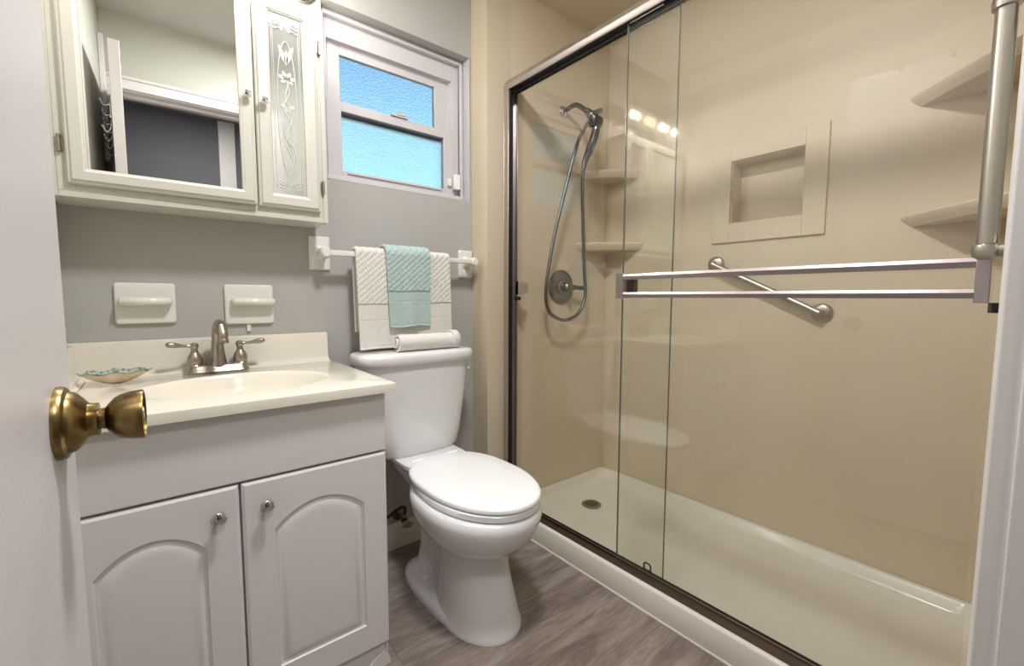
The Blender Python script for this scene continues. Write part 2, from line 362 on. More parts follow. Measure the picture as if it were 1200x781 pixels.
b.box(X1-0.004, X1, YB+0.0005, 1.69, Z0, Z1); b.box(X0, X0+0.004, YB+0.0005, 1.69, Z0, Z1)
b.build('window_frame', 'vinyl', wn, bevel=0.002)
b = MB(); frame(b, 0.530, 1.058, 1.690, 1.955, 0.060, 0.070, 0.036, 0.042, 1.728, 1.752)
up_s = b.build('upper_sash', 'vinyl', wn, bevel=0.002)
MB().box(0.585, 1.014, 1.737, 1.742, 1.72, 1.925).build('pane', 'frost', up_s, smooth=False)
b = MB(); frame(b, 0.530, 1.064, 1.448, 1.735, 0.053, 0.049, 0.040, 0.034, 1.700, 1.727)
lo_s = b.build('lower_sash', 'vinyl', wn, bevel=0.002)
MB().box(0.578, 1.024, 1.712, 1.717, 1.484, 1.705).build('pane', 'frost', lo_s, smooth=False)
b = MB(); b.box(0.775, 0.845, 1.692, 1.712, 1.735, 1.741); b.lathe([(0.012, 0), (0.012, 0.008), (0.006, 0.012)], (0.81, 1.702, 1.741), n=16); b.box(0.80, 0.835, 1.690, 1.700, 1.741, 1.750)
b.build('sash_lock', 'vinyl', wn, bevel=0.001)
b = MB(); b.box(0.60, 1.0, 1.694, 1.700, 1.478, 1.486)
b.build('sash_lift', 'vinyl', wn, bevel=0.001)
s1 = MB().prism(rrect(1.052, 1.080, 1.488, 1.552, 0.006), 1, 1.672, 1.6899).build('window_sensor', 'plastic', bevel=0.002)
tag(s1, 'white plastic alarm sensor on the right side of the window frame', 'sensor')
s2 = MB().prism(rrect(1.030, 1.044, 1.502, 1.534, 0.003), 1, 1.686, 1.6999).build('sensor_magnet', 'plastic', bevel=0.001)
tag(s2, 'tiny white magnet strip on the lower sash beside the alarm sensor', 'sensor')

# ------------------------------------------------------------------ entrance door (open, at the left)
dr = empty('door_1', (-0.102, -0.02, 0)); struct(dr, 'white flush door standing open at the left with a brass knob', 'door')
b = MB(); b.box(-0.137, -0.102, -0.02, 0.641, 0.012, 2.0); b.build('door_slab', 'door', dr, bevel=0.0015)
kx, ky, kz = -0.102, 0.579, 0.902
kn = MB(); kn.lathe([(0.0340, 0), (0.0343, 0.003), (0.0328, 0.006), (0.029, 0.008), (0.0275, 0.012), (0.021, 0.018), (0.0165, 0.021), (0.0155, 0.0255), (0.0158, 0.028), (0.0125, 0.0285)], (kx, ky, kz-0.0), (1, 0, 0), 40)
kb = kn.build('knob_rosette', 'brass', dr)
kn = MB(); kn.lathe([(0.0105, 0.027), (0.0098, 0.030), (0.0105, 0.033), (0.0150, 0.0360), (0.0195, 0.0400), (0.0218, 0.0445), (0.0235, 0.0510), (0.0246, 0.0600), (0.0242, 0.0618), (0.0225, 0.0620), (0.0215, 0.0595), (0.0075, 0.0595), (0.007, 0.0615), (0.0003, 0.0615)], (kx, ky, kz), (1, 0, 0), 40)
kn.build('knob', 'brass', dr)
kn = MB(); kn.lathe([(0.0325, 0), (0.0315, 0.006), (0.0165, 0.02), (0.0105, 0.027), (0.0098, 0.030)], (-0.137, ky, kz), (-1, 0, 0), 32); kn.build('back_rosette', 'brass', dr)
for hz in (0.25, 1.0, 1.78):
    MB().lathe([(0.006, 0), (0.006, 0.08)], (-0.105, -0.026, hz), n=12).build('hinge', 'brass', dr)
dr.rotation_euler = (0, 0, -math.radians(3.07))
# chrome over-the-door hooks (seen in the mirror), hung on the hall side of the door
hr = empty('over_door_hook_rack', (-0.102, -0.02, 0)); tag(hr, 'chrome over-the-door hook rack on the open white door, seen in the cabinet mirror', 'hook rack')
b = MB()
for yy in (0.30, 0.46):
    b.box(-0.1395, -0.138, yy, yy+0.015, 1.70, 2.0); b.box(-0.1395, -0.0995, yy, yy+0.015, 2.0005, 2.002); b.box(-0.1015, -0.100, yy, yy+0.015, 1.98, 2.0)
b.tube([(-0.142, 0.10, 1.72), (-0.142, 0.60, 1.72)], 0.003)
b.build('rack_bar', 'chrome', hr)
for k in range(4):
    yy = 0.16+k*0.13
    b = MB(); b.tube([(-0.142, yy, 1.78), (-0.160, yy, 1.775), (-0.170, yy, 1.79)], 0.003, smooth=5); b.sphere((-0.170, yy, 1.793), 0.006)
    b.tube([(-0.142, yy, 1.79), (-0.142, yy, 1.70), (-0.156, yy, 1.672), (-0.168, yy, 1.69)], 0.003, smooth=5); b.sphere((-0.168, yy, 1.693), 0.006)
    b.build('hook', 'chrome', hr)
hr.rotation_euler = (0, 0, -math.radians(3.07))

# ------------------------------------------------------------------ shower pan
PX0, PX1, PY0, PY1 = 1.197, XF-0.001, YN+0.001, YP-0.001
b = MB()
def ring(inset_l, inset, z, r=0.05, n=6):
    return [Vector((x, y, z)) for x, y in rrect(PX0+inset_l, PX1-inset, PY0+inset, PY1-inset, r, n)]
b.loft([ring(0.001, 0, 0.0, 0.004), ring(0, 0, 0.004, 0.004), ring(0.0, 0, 0.082, 0.004), ring(0.003, 0.000, 0.088, 0.005), ring(0.008, 0.001, 0.0905, 0.006),
        ring(0.066, 0.012, 0.0905, 0.03), ring(0.074, 0.018, 0.087, 0.04), ring(0.082, 0.026, 0.058, 0.05), ring(0.094, 0.04, 0.046, 0.06), ring(0.13, 0.09, 0.043, 0.07), ring(0.3, 0.25, 0.040, 0.06)], True, True)
pan = b.build('shower_pan', 'pan', angle=60)
tag(pan, 'off-white low-threshold shower pan with a raised front curb', 'shower pan')
dn = empty('shower_drain', (1.577, 1.322, 0.041)); tag(dn, 'round metal drain cover set in the shower pan floor', 'drain')
MB().lathe([(0.045, 0.0), (0.045, 0.004), (0.042, 0.0055), (0.031, 0.0055), (0.031, 0.0035), (0.0001, 0.0035)], (1.577, 1.322, 0.0415), n=40).build('drain_ring', 'nickel', dn)
MB().lathe([(0.031, 0.0), (0.031, 0.0012), (0.0001, 0.0012)], (1.577, 1.322, 0.0448), n=32).build('drain_well', 'drain_dark', dn)
b = MB()
for k in range(-3, 4):
    L_ = math.sqrt(0.031**2-(k*0.009)**2); b.box(1.577+k*0.009-0.0018, 1.577+k*0.009+0.0018, 1.322-L_, 1.322+L_, 0.0458, 0.0472)
b.box(1.547, 1.607, 1.3195, 1.3245, 0.0459, 0.0473)
b.build('drain_grate', 'nickel', dn)
struct(MB().box(PX0-0.003, PX0-0.0002, PY0, PY1, 0.0005, 0.006).build('trim_5', 'caulk', smooth=False), 'white caulk bead where the shower curb meets the floor', 'trim')

# ------------------------------------------------------------------ shower door frame and glass
fr = empty('shower_door_frame', (XG, (YN+YP)/2, 0.0907)); tag(fr, 'metal shower door frame with header rail, side jambs and bottom track', 'shower door frame')
yj0, yj1 = YN+0.001, YP-0.001
b = MB(); b.prism([(1.204, 1.886), (1.204, 1.892), (1.207, 1.894), (1.205, 1.908), (1.207, 1.911), (1.219, 1.933), (1.262, 1.933), (1.266, 1.928), (1.266, 1.886), (1.262, 1.886), (1.262, 1.925), (1.238, 1.925), (1.238, 1.890), (1.234, 1.890), (1.234, 1.920), (1.216, 1.920), (1.2085, 1.908), (1.2085, 1.886)], 1, yj0, yj1)
b.build('header_rail', 'alu', fr, smooth=False)
b = MB(); b.box(1.2345, 1.2375, yj0, yj1-0.03, 1.876, 1.8995); b.box(1.2101, 1.2335, yj0, yj1, 1.902, 1.908); b.box(1.2385, 1.2615, yj0, yj1, 1.905, 1.912)
b.build('roller_track', 'black', fr, smooth=False)
b = MB(); b.box(1.205, 1.266, yj1-0.003, yj1, 0.101, 1.886); b.box(1.205, 1.2085, yj1-0.032, yj1-0.003, 0.101, 1.886); b.box(1.262, 1.266, yj1-0.024, yj1-0.003, 0.101, 1.886)
b.build('side_jamb', 'alu', fr, bevel=0.001)
b = MB(); b.box(1.2095, 1.2125, yj1-0.038, yj1-0.0035, 0.101, 1.885); b.box(1.222, 1.232, yj1-0.03, yj1-0.0035, 0.101, 1.885); b.build('jamb_gasket', 'black', fr, smooth=False)
b = MB(); b.box(1.212, 1.266, yj0, yj0+0.003, 0.101, 1.886)
b.build('side_jamb', 'alu', fr, bevel=0.001)
b = MB(); b.prism([(1.211, 0.0908), (1.252, 0.0908), (1.252, 0.108), (1.2495, 0.108), (1.2495, 0.097), (1.2375, 0.097), (1.2375, 0.108), (1.235, 0.108), (1.235, 0.099), (1.216, 0.0945), (1.211, 0.0945)], 1, yj0, yj1)
b.build('bottom_track', 'alu_dark', fr, smooth=False)
b = MB(); b.box(1.2352, 1.2373, yj0, yj1, 0.1081, 0.1093); b.build('track_lip', 'alu', fr, smooth=False)
# outer panel (right) with towel bar
pb = empty('sliding_glass_door', (1.222, 0.5, 0.11)); tag(pb, 'right sliding glass shower door carrying the double towel bar', 'glass door', 'sliding shower doors')
MB().box(1.219, 1.225, 0.070, 0.906, 0.112, 1.90).build('glass_panel', 'glass', pb, smooth=False)
MB().box(1.2188, 1.2252, 0.9061, 0.9082, 0.112, 1.90).build('glass_edge', 'glass_edge', pb, smooth=False)
b = MB(); b.box(1.1975, 1.219, 0.862, 0.886, 1.030, 1.083); b.box(1.160, 1.1975, 0.862, 0.870, 1.018, 1.098); b.box(1.160, 1.190, 0.870, 0.889, 1.018, 1.098)
b.build('bar_bracket', 'rail', pb, bevel=0.001)
b = MB(); b.box(1.1972, 1.2189, 0.846, 0.861, 1.033, 1.080); b.build('bracket_pad', 'alu_dark', pb, bevel=0.001)
b = MB(); b.box(1.160, 1.219, 0.080, 0.090, 1.018, 1.098); b.box(1.155, 1.172, 0.071, 0.090, 1.012, 1.10)
b.build('bar_bracket', 'rail', pb, bevel=0.001)
for z0, z1 in ((1.076, 1.094), (1.020, 1.037)):
    b = MB(); b.prism([(1.163, z0), (1.172, z0), (1.174, (z0+z1)/2), (1.172, z1), (1.163, z1), (1.160, (z0+z1)/2+0.002)], 1, 0.090, 0.864)
    b.build('towel_rail', 'rail', pb, smooth=False)
MB().box(1.2165, 1.2190, 0.78, 0.90, 1.882, 1.899).build('roller_hanger', 'alu', pb, bevel=0.001)
# inner panel (left)
pa = empty('sliding_glass_door', (1.245, 1.1, 0.11)); tag(pa, 'left sliding glass shower door in front of the shower head', 'glass door', 'sliding shower doors')
MB().box(1.242, 1.247, 0.743, 1.490, 0.112, 1.90).build('glass_panel', 'glass', pa, smooth=False)
MB().box(1.2418, 1.2472, 0.7408, 0.7429, 0.112, 1.90).build('glass_edge', 'glass_edge', pa, smooth=False)
b = MB(); b.box(1.2275, 1.242, 1.452, 1.470, 1.032, 1.09); b.box(1.2275, 1.231, 1.415, 1.470, 1.032, 1.09); b.box(1.247, 1.27, 1.44, 1.455, 1.04, 1.08)
b.build('finger_pull', 'alu', pa, bevel=0.001)
MB().box(1.2275, 1.2415, 1.45, 1.478, 1.008, 1.024).build('bumper', 'black', pa, bevel=0.001)
MB().box(1.2395, 1.2415, 1.38, 1.44, 1.883, 1.899).build('roller_hanger', 'alu', pa, bevel=0.001)
g = MB(); g.tube([(1.2565, 0.795, 0.103), (1.2565, 0.795, 0.122), (1.2565, 0.80, 0.127), (1.2565, 0.815, 0.127), (1.2565, 0.82, 0.122), (1.2565, 0.82, 0.103)], 0.003, n=8)
g.box(1.2525, 1.2605, 0.79, 0.825, 0.0908, 0.104)
tag(g.build('door_guide', 'black'), 'small black guide clip on the bottom track between the glass doors', 'door guide')
tag(MB().box(1.267, 1.290, 0.0565, 0.078, 0.992, 1.012).build('door_bumper', 'black', bevel=0.001), 'small black rubber bumper at the right end of the shower opening', 'bumper')

# ------------------------------------------------------------------ niche
nc = empty('shower_niche', (XF, (NY0+NY1)/2, 1.252)); tag(nc, 'beige recessed shampoo niche with a flat raised surround on the long shower wall', 'niche')
b = MB(); xf = XF-0.010
b.box(xf, XF-0.0005, 0.534, NY0+0.001, 1.252, 1.648); b.box(xf, XF-0.0005, NY1-0.001, 0.946, 1.252, 1.648)
b.box(xf, XF-0.0005, NY0+0.001, NY1-0.001, 1.252, NZ0+0.001); b.box(xf, XF-0.0005, NY0+0.001, NY1-0.001, NZ1-0.001, 1.648)
b.build('niche_surround', 'beige', nc, bevel=0.0015)
b = MB(); e = 0.0012
b.box(XF-0.0004, XF+0.083, NY0+e, NY0+0.005, NZ0+e, NZ1-e); b.box(XF-0.0004, XF+0.083, NY1-0.005, NY1-e, NZ0+e, NZ1-e)
b.box(XF-0.0004, XF+0.083, NY0+0.005, NY1-0.005, NZ0+e, NZ0+0.005); b.box(XF-0.0004, XF+0.083, NY0+0.005, NY1-0.005, NZ1-0.005, NZ1-e); b.box(XF+0.079, XF+0.083, NY0+0.005, NY1-0.005, NZ0+0.005, NZ1-0.005)
b.build('niche_box', 'beige', nc, smooth=False)

# ------------------------------------------------------------------ corner shelves
def shelf(cx_, cy_, sx_, sy_, z, R_, label):
    b = MB(); n = 20
    def outline(k, zz):
        pts = [Vector((cx_, cy_, zz))]
        for i in range(n+1):
            t = i/n; # gently concave front edge
            ax, ay = R_*k*(1-t), R_*k*t
            bow = (0.03 if sy_ > 0 else 0.10)*R_*math.sin(PI*t)
            pts.append(Vector((cx_+sx_*(ax+bow*0.7), cy_+sy_*(ay+bow*0.7), zz)))
        return pts
    b.loft([outline(0.90, z-0.036), outline(0.96, z-0.022), outline(0.99, z-0.012), outline(1.0, z-0.005), outline(0.985, z)])
    return tag(b.build('corner_shelf', 'beige', angle=40), label, 'shelf', 'beige corner shelves in the shower')
shelf(XF-0.0005, YP-0.0005, -1, -1, 1.645, 0.215, 'upper beige corner shelf left of the niche, beside the shower head')
shelf(XF-0.0005, YP-0.0005, -1, -1, 1.292, 0.235, 'lower beige corner shelf left of the niche, behind the shower hose')
shelf(XF-0.0005, YN+0.0005, -1, 1, 1.655, 0.268, 'upper beige corner shelf at the right end of the shower')
shelf(XF-0.0005, YN+0.0005, -1, 1, 1.284, 0.272, 'lower beige corner shelf at the right end of the shower')

# ------------------------------------------------------------------ grab bars
gb = empty('grab_bar', (XF, 0.72, 0.96)); tag(gb, 'short brushed steel grab bar mounted diagonally under the niche', 'grab bar', 'steel grab bars')
A, B = Vector((XF, 0.925, 1.163)), Vector((XF, 0.528, 0.967)); d = (B-A).normalized(); off = Vector((-0.038, 0, 0))
MB().tube([A+Vector((-0.006, 0, 0)), A+off*0.7+d*0.002, A+off+d*0.014, A+off+d*0.03, B+off-d*0.03, B+off-d*0.014, B+off*0.7-d*0.002, B+Vector((-0.006, 0, 0))], 0.0125, n=20, smooth=4).build('bar', 'steel', gb)
for q in (A, B):
    MB().lathe([(0.034, 0.0005), (0.034, 0.008), (0.030, 0.013), (0.020, 0.016), (0.0125, 0.017)], q, (-1, 0, 0), 32).build('flange', 'steel', gb)
vb = empty('grab_bar', (1.05, YD, 1.09)); tag(vb, 'thick vertical brushed steel grab bar with ball ends at the right edge', 'grab bar', 'steel grab bars')
vx, vy = 1.05, 0.072
MB().lathe([(0.0132, 1.10), (0.0132, 1.475)], (vx, vy, 0), n=28).build('bar', 'steel', vb)
b = MB(); b.lathe([(0.008, 1.083), (0.0165, 1.088), (0.0185, 1.097), (0.0165, 1.106), (0.0134, 1.108)], (vx, vy, 0), n=28)
b.lathe([(0.011, 0.0), (0.011, vy-YD-0.012)], (vx, YD+0.0005, 1.097), (0, 1, 0), 20); b.lathe([(0.028, 0.0), (0.028, 0.006), (0.018, 0.012)], (vx, YD+0.0005, 1.097), (0, 1, 0), 28); b.build('end_mount', 'steel', vb)
b = MB(); b.lathe([(0.0134, 1.468), (0.0172, 1.470), (0.0180, 1.480), (0.0150, 1.494), (0.008, 1.501), (0.0005, 1.503)], (vx, vy, 0), n=28)
b.lathe([(0.014, 0.0), (0.014, vy-YD-0.012)], (vx, YD+0.0005, 1.484), (0, 1, 0), 20); b.lathe([(0.028, 0.0), (0.028, 0.006), (0.018, 0.012)], (vx, YD+0.0005, 1.484), (0, 1, 0), 28); b.build('end_mount', 'steel', vb)

# ------------------------------------------------------------------ shower head, hose, valve
yw = YP-0.0003
sh = empty('hand_shower', (1.565, yw, 1.90)); tag(sh, 'dark nickel hand shower on a curved wall arm with a long looping hose', 'shower head')
MB().lathe([(0.026, 0.0003), (0.026, 0.004), (0.02, 0.010), (0.012, 0.014)], (1.565, yw, 1.898), (0, -1, 0), 28).build('wall_flange', 'chrome', sh)
MB().tube([(1.565, yw-0.01, 1.898), (1.566, 1.478, 1.905), (1.568, 1.445, 1.905), (1.572, 1.41, 1.880), (1.578, 1.385, 1.855)], 0.0105, n=16, smooth=6).build('arm', 'shower_metal', sh)
b = MB(); b.tube([(1.574, 1.394, 1.868), (1.588, 1.375, 1.845), (1.603, 1.360, 1.822), (1.606, 1.356, 1.795), (1.602, 1.356, 1.765)], [0.013, 0.020, 0.021, 0.016, 0.011], n=18, smooth=4); b.tube([(1.59, 1.37, 1.845), (1.632, 1.350, 1.868)], [0.014, 0.010], n=14)
b.sphere((1.590, 1.372, 1.842), 0.021); b.tube([(1.592, 1.365, 1.80), (1.578, 1.375, 1.795)], 0.010, n=12)
b.build('diverter_bracket', 'shower_metal', sh)
b = MB(); b.lathe([(0.012, -0.020), (0.022, -0.014), (0.028, -0.004), (0.028, 0.006), (0.024, 0.010), (0.0005, 0.011)], (1.604, 1.346, 1.805), (0.15, -0.75, -0.5), 28); b.build('spray_face', 'black', sh)
MB().tube([(1.606, 1.354, 1.815), (1.602, 1.356, 1.775), (1.592, 1.36, 1.735), (1.574, 1.37, 1.68), (1.560, 1.38, 1.635), (1.556, 1.384, 1.60)], [0.020, 0.018, 0.0195, 0.0175, 0.013, 0.009], n=20, smooth=5).build('handset', 'shower_metal', sh)
hp = [(1.580, 1.375, 1.815), (1.555, 1.385, 1.775), (1.520, 1.40, 1.69), (1.48, 1.42, 1.52), (1.425, 1.44, 1.28), (1.39, 1.45, 1.06), (1.405, 1.45, 0.965), (1.46, 1.45, 0.925), (1.53, 1.45, 0.915), (1.61, 1.45, 0.945), (1.655, 1.45, 1.03), (1.645, 1.45, 1.16), (1.61, 1.43, 1.35), (1.568, 1.40, 1.52), (1.556, 1.385, 1.605)]
MB().tube(hp, 0.0082, n=12, smooth=8).build('hose', 'braid', sh)
sv = empty('shower_valve', (1.562, yw, 1.07)); tag(sv, 'round brushed nickel shower valve plate with a single lever handle', 'shower valve')
MB().lathe([(0.083, 0.0005), (0.083, 0.004), (0.078, 0.008), (0.045, 0.011), (0.04, 0.010), (0.03, 0.010)], (1.562, yw, 1.07), (0, -1, 0), 48).build('escutcheon', 'valve_metal', sv)
MB().lathe([(0.035, 0.010), (0.034, 0.016), (0.024, 0.022), (0.021, 0.05), (0.0225, 0.054), (0.018, 0.060), (0.0005, 0.061)], (1.562, yw, 1.07), (0, -1, 0), 32).build('hub', 'valve_metal', sv)
MB().tube([(1.575, yw-0.042, 1.07), (1.61, yw-0.045, 1.069), (1.63, yw-0.047, 1.068), (1.66, yw-0.05, 1.066), (1.675, yw-0.051, 1.065)], [0.010, 0.013, 0.009, 0.011, 0.007], n=14, smooth=4).build('lever', 'valve_metal', sv)

# ------------------------------------------------------------------ vanity cabinet
vc = empty('vanity_cabinet', (0.15, 1.36, 0)); tag(vc, 'white two-door bathroom vanity cabinet with arched door panels', 'vanity')
VX0, VX1, VY0 = XL+0.003, 0.473, 1.118
b = MB(); b.box(VX0, VX0+0.016, VY0, YB-0.001, 0, 0.778); b.box(VX1-0.016, VX1, VY0, YB-0.001, 0.0, 0.778); b.box(VX0+0.016, VX1-0.016, VY0+0.06, YB-0.002, 0.07, 0.085)
b.box(VX0+0.016, VX1-0.016, VY0, VY0+0.016, 0.60, 0.778); b.box(VX0+0.016, VX1-0.016, VY0, VY0+0.016, 0.070, 0.09); b.box(VX0+0.016, VX1-0.016, YB-0.012, YB-0.002, 0.085, 0.778)
b.box(0.118, 0.15, VY0+0.002, VY0+0.016, 0.09, 0.6)
b.build('body', 'vanity', vc, bevel=0.001)
b = MB(); b.box(VX0+0.001, VX1-0.002, VY0-0.018, VY0-0.0005, 0.615, 0.772); b.build('false_drawer_front', 'vanity', vc, bevel=0.003)
# plinth with flared bracket foot
b = MB(); pr = [(VX0+0.002, 0.0), (VX1+0.0, 0.0), (VX1+0.006, 0.003), (VX1+0.004, 0.012), (VX1-0.008, 0.040), (VX1-0.012, 0.060), (VX1-0.010, 0.0705), (VX0+0.002, 0.0705)]
b.prism(pr, 1, VY0-0.006, VY0-0.0005); b.prism([(VX1-0.07, 0.0), (VX1+0.004, 0.0), (VX1-0.012, 0.05), (VX1-0.05, 0.03)], 1, VY0-0.011, VY0-0.0062)
b.build('plinth', 'vanity', vc, bevel=0.0015)
def arch_outline(x0, x1, z0, z1, rise, n=24):
    pts = [(x0, z0), (x1, z0), (x1, z1-rise)]
    xm, hw = (x0+x1)/2, (x1-x0)/2
    for i in range(1, n):
        a = i/n; x = x1-(x1-x0)*a; u = (x-xm)/hw
        pts.append((x, z1-rise+rise*(1-u*u)**0.9 if abs(u) < 1 else z1-rise))
    pts.append((x0, z1-rise)); return pts
def vanity_door(x0, x1, z0, z1, knobx):
    y1 = VY0-0.0008; y0 = y1-0.018
    dm = MB()
    mi = 0.062
    def ar(inset, y):
        return [Vector((x, y, z)) for x, z in arch_outline(x0+mi+inset, x1-mi-inset, z0+0.075+inset, z1-0.075-inset, 0.048)]
    n = len(ar(0, 0))
    # outer ring resampled to match the arch outline
    ai = ar(0, y0); cx_, cz_ = (x0+x1)/2, (z0+z1)/2
    def rect_pt(p, ins, y):
        dx, dz = p.x-cx_, p.z-cz_; hx, hz_ = (x1-x0)/2-ins, (z1-z0)/2-ins
        if abs(p.x-(x0+mi)) < 1e-6 and p.z < cz_: return Vector((cx_-hx, y, cz_-hz_))
        if abs(p.x-(x1-mi)) < 1e-6 and p.z < cz_: return Vector((cx_+hx, y, cz_-hz_))
        if abs(p.x-(x0+mi)) < 1e-6: return Vector((cx_-hx, y, cz_+hz_))
        if abs(p.x-(x1-mi)) < 1e-6: return Vector((cx_+hx, y, cz_+hz_))
        u = dx/((x1-x0)/2-mi); return Vector((cx_+hx*u, y, cz_+hz_))
    rings = [[rect_pt(p, 0, y1) for p in ai], [rect_pt(p, 0, y0+0.004) for p in ai], [rect_pt(p, 0.006, y0) for p in ai], ai,
             ar(0.002, y0+0.0035), ar(0.008, y0+0.0055), ar(0.011, y0+0.004), ar(0.017, y0+0.0015), ar(0.030, y0+0.0008)]
    dm.loft(rings, True, True)
    o = dm.build('door', 'vanity', vc, angle=25)
    kz_ = z1-0.055
    k = MB(); k.lathe([(0.005, 0.0002), (0.0045, 0.010), (0.008, 0.014), (0.0145, 0.019), (0.0150, 0.0225), (0.012, 0.0255), (0.007, 0.0275), (0.0005, 0.028)], (knobx, y0, kz_), (0, -1, 0), 28)
    k.build('knob', 'chrome', o)
    return o
vanity_door(VX0+0.001, 0.1325, 0.073, 0.610, 0.092)
vanity_door(0.1375, VX1-0.003, 0.073, 0.610, 0.183)

# ------------------------------------------------------------------ vanity top with basin
ZT = 0.797
TX0, TX1, TY0, TY1 = XL+0.002, 0.494, 1.078, YB-0.001
bx, by, ba, bb = 0.175, 1.318, 0.212, 0.165
b = MB(); NS = 96
def sq(t, x0, x1, y0, y1):   # rectangle point by angle (radial projection from basin centre)
    c, s = math.cos(t), math.sin(t); k = min(((x1-bx)/c if c > 1e-9 else (x0-bx)/c if c < -1e-9 else 1e9), ((y1-by)/s if s > 1e-9 else (y0-by)/s if s < -1e-9 else 1e9))
    return bx+c*k, by+s*k
angs = [2*PI*i/NS for i in range(NS)]
for X_, Y_ in ((TX0, TY0), (TX1, TY0), (TX0, TY1), (TX1, TY1)):
    a = math.atan2(Y_-by, X_-bx) % (2*PI); i = min(range(NS), key=lambda k: abs(angs[k]-a)); angs[i] = a
def R(ins, z): return [Vector((*sq(t, TX0+ins, TX1-ins, TY0+ins, TY1-ins), z)) for t in angs]
def El(k, z, sh=0.0): return [Vector((bx+ba*k*math.cos(t), by+sh+bb*k*math.sin(t), z)) for t in angs]
b.loft([R(0.0, ZT-0.024), R(0.0, ZT-0.005), R(0.0015, ZT-0.0015), R(0.005, ZT), El(1.05, ZT), El(1.02, ZT+0.0015), El(1.0, ZT+0.001), El(0.98, ZT-0.002), El(0.95, ZT-0.012), El(0.90, ZT-0.035), El(0.80, ZT-0.070), El(0.62, ZT-0.098), El(0.40, ZT-0.112), El(0.12, ZT-0.118)], False, True)
b.loft([El(0.14, ZT-0.128), El(0.42, ZT-0.122), El(0.66, ZT-0.108), El(0.85, ZT-0.078), El(0.96, ZT-0.040), El(1.02, ZT-0.024), R(0.0, ZT-0.024)], True, False)
# coved backsplash
x0, x1 = TX0, TX1-0.010
prof = [(YB-0.001, ZT-0.001), (YB-0.052, ZT-0.001), (YB-0.050, ZT+0.0008), (YB-0.036, ZT+0.004), (YB-0.027, ZT+0.013), (YB-0.0235, ZT+0.028), (YB-0.0215, ZT+0.088), (YB-0.019, ZT+0.096), (YB-0.013, ZT+0.099), (YB-0.001, ZT+0.099)]
b.prism(prof, 0, x0, x1)
vt = b.build('countertop', 'marble', angle=30); tag(vt, 'ivory one-piece vanity top with an oval basin and backsplash', 'countertop')
b = MB(); b.prism([(TX0+0.0005, ZT+0.0005), (TX0+0.034, ZT+0.0005), (TX0+0.022, ZT+0.008), (TX0+0.017, ZT+0.025), (TX0+0.014, ZT+0.090), (TX0+0.010, ZT+0.096), (TX0+0.0005, ZT+0.098)], 1, TY0+0.05, YB-0.022)
b.build('side_splash', 'marble', vt, bevel=0.002)
MB().lathe([(0.021, 0), (0.021, 0.002), (0.017, 0.003), (0.014, 0.002), (0.0002, 0.0025)], (bx, by, ZT-0.1178), n=28).build('sink_drain', 'nickel', vt)

# ------------------------------------------------------------------ faucet
FX, FY = 0.154, 1.572
fa = empty('faucet', (FX, FY, ZT)); tag(fa, 'brushed nickel two-handle faucet with a high curved spout', 'faucet')
def stad(cx_, cy_, hx, hy, z, n=10):
    return [Vector((p[0], p[1], z)) for p in rrect(cx_-hx, cx_+hx, cy_-hy, cy_+hy, min(hx, hy)*0.96, n)]
MB().loft([stad(FX, FY, 0.080, 0.027, ZT+0.0005), stad(FX, FY, 0.080, 0.027, ZT+0.004), stad(FX, FY, 0.076, 0.0235, ZT+0.009), stad(FX, FY, 0.073, 0.020, ZT+0.018), stad(FX, FY, 0.069, 0.016, ZT+0.0215)]).build('base', 'nickel', fa, angle=30)
MB().tube([(FX, FY, ZT+0.018), (FX, FY, ZT+0.05), (FX, FY-0.001, ZT+0.09), (FX+0.001, FY-0.012, ZT+0.125), (FX+0.002, FY-0.040, ZT+0.143), (FX+0.003, FY-0.072, ZT+0.138), (FX+0.004, FY-0.090, ZT+0.118), (FX+0.004, FY-0.096, ZT+0.100)],
          [0.0235, 0.0185, 0.0155, 0.014, 0.014, 0.0145, 0.0140, 0.0125], n=22, smooth=6).build('spout', 'nickel', fa)
MB().lathe([(0.0135, 0.0), (0.0145, 0.004), (0.0140, 0.010), (0.011, 0.011)], (FX+0.004, FY-0.0965, ZT+0.103), (0.0, -0.2, -1), 24).build('aerator', 'nickel', fa)
for s in (-1, 1):
    hx = FX+s*0.057
    MB().lathe([(0.019, 0.0), (0.0195, 0.004), (0.0175, 0.007), (0.0195, 0.012), (0.0195, 0.022), (0.016, 0.034), (0.0105, 0.042), (0.009, 0.046), (0.0085, 0.054), (0.0105, 0.057), (0.0115, 0.063), (0.009, 0.069), (0.0003, 0.072)], (hx, FY, ZT+0.018), n=28).build('handle_body', 'nickel', fa)
    pts = [(hx, FY-0.002, ZT+0.081), (hx+s*0.015, FY-0.004, ZT+0.081), (hx+s*0.032, FY-0.008, ZT+0.083), (hx+s*0.048, FY-0.012, ZT+0.086), (hx+s*0.060, FY-0.014, ZT+0.087), (hx+s*0.066, FY-0.015, ZT+0.0865)]
    MB().tube(pts, [0.006, 0.0042, 0.005, 0.0082, 0.0078, 0.003], n=14, smooth=4).build('lever', 'nickel', fa)

# ------------------------------------------------------------------ shell dish
sd = empty('shell_dish', (-0.072, 1.50, ZT)); tag(sd, 'scallop-shell dish with a teal speckled inside at the back left of the vanity top', 'dish')
def shell(u, v, off):
    a = 2*PI*u; rib = 1+0.04*math.cos(8*a); rr = v*rib
    x = 0.070*rr*math.cos(a); y = 0.046*rr*math.sin(a); z = 0.0015+0.031*(v**1.7)+0.0026*v*v*math.cos(8*a)+off
    return Vector((-0.072+x, 1.492+y, ZT+z))
MB().grid(lambda u, v: shell(u, max(v, .02), 0.0), 90, 14).build('shell_outer', 'shell_out', sd, angle=80)
MB().grid(lambda u, v: shell(u, max(v, .02)*0.995, 0.0022), 90, 14).build('shell_inner', 'shell_in', sd, angle=80)

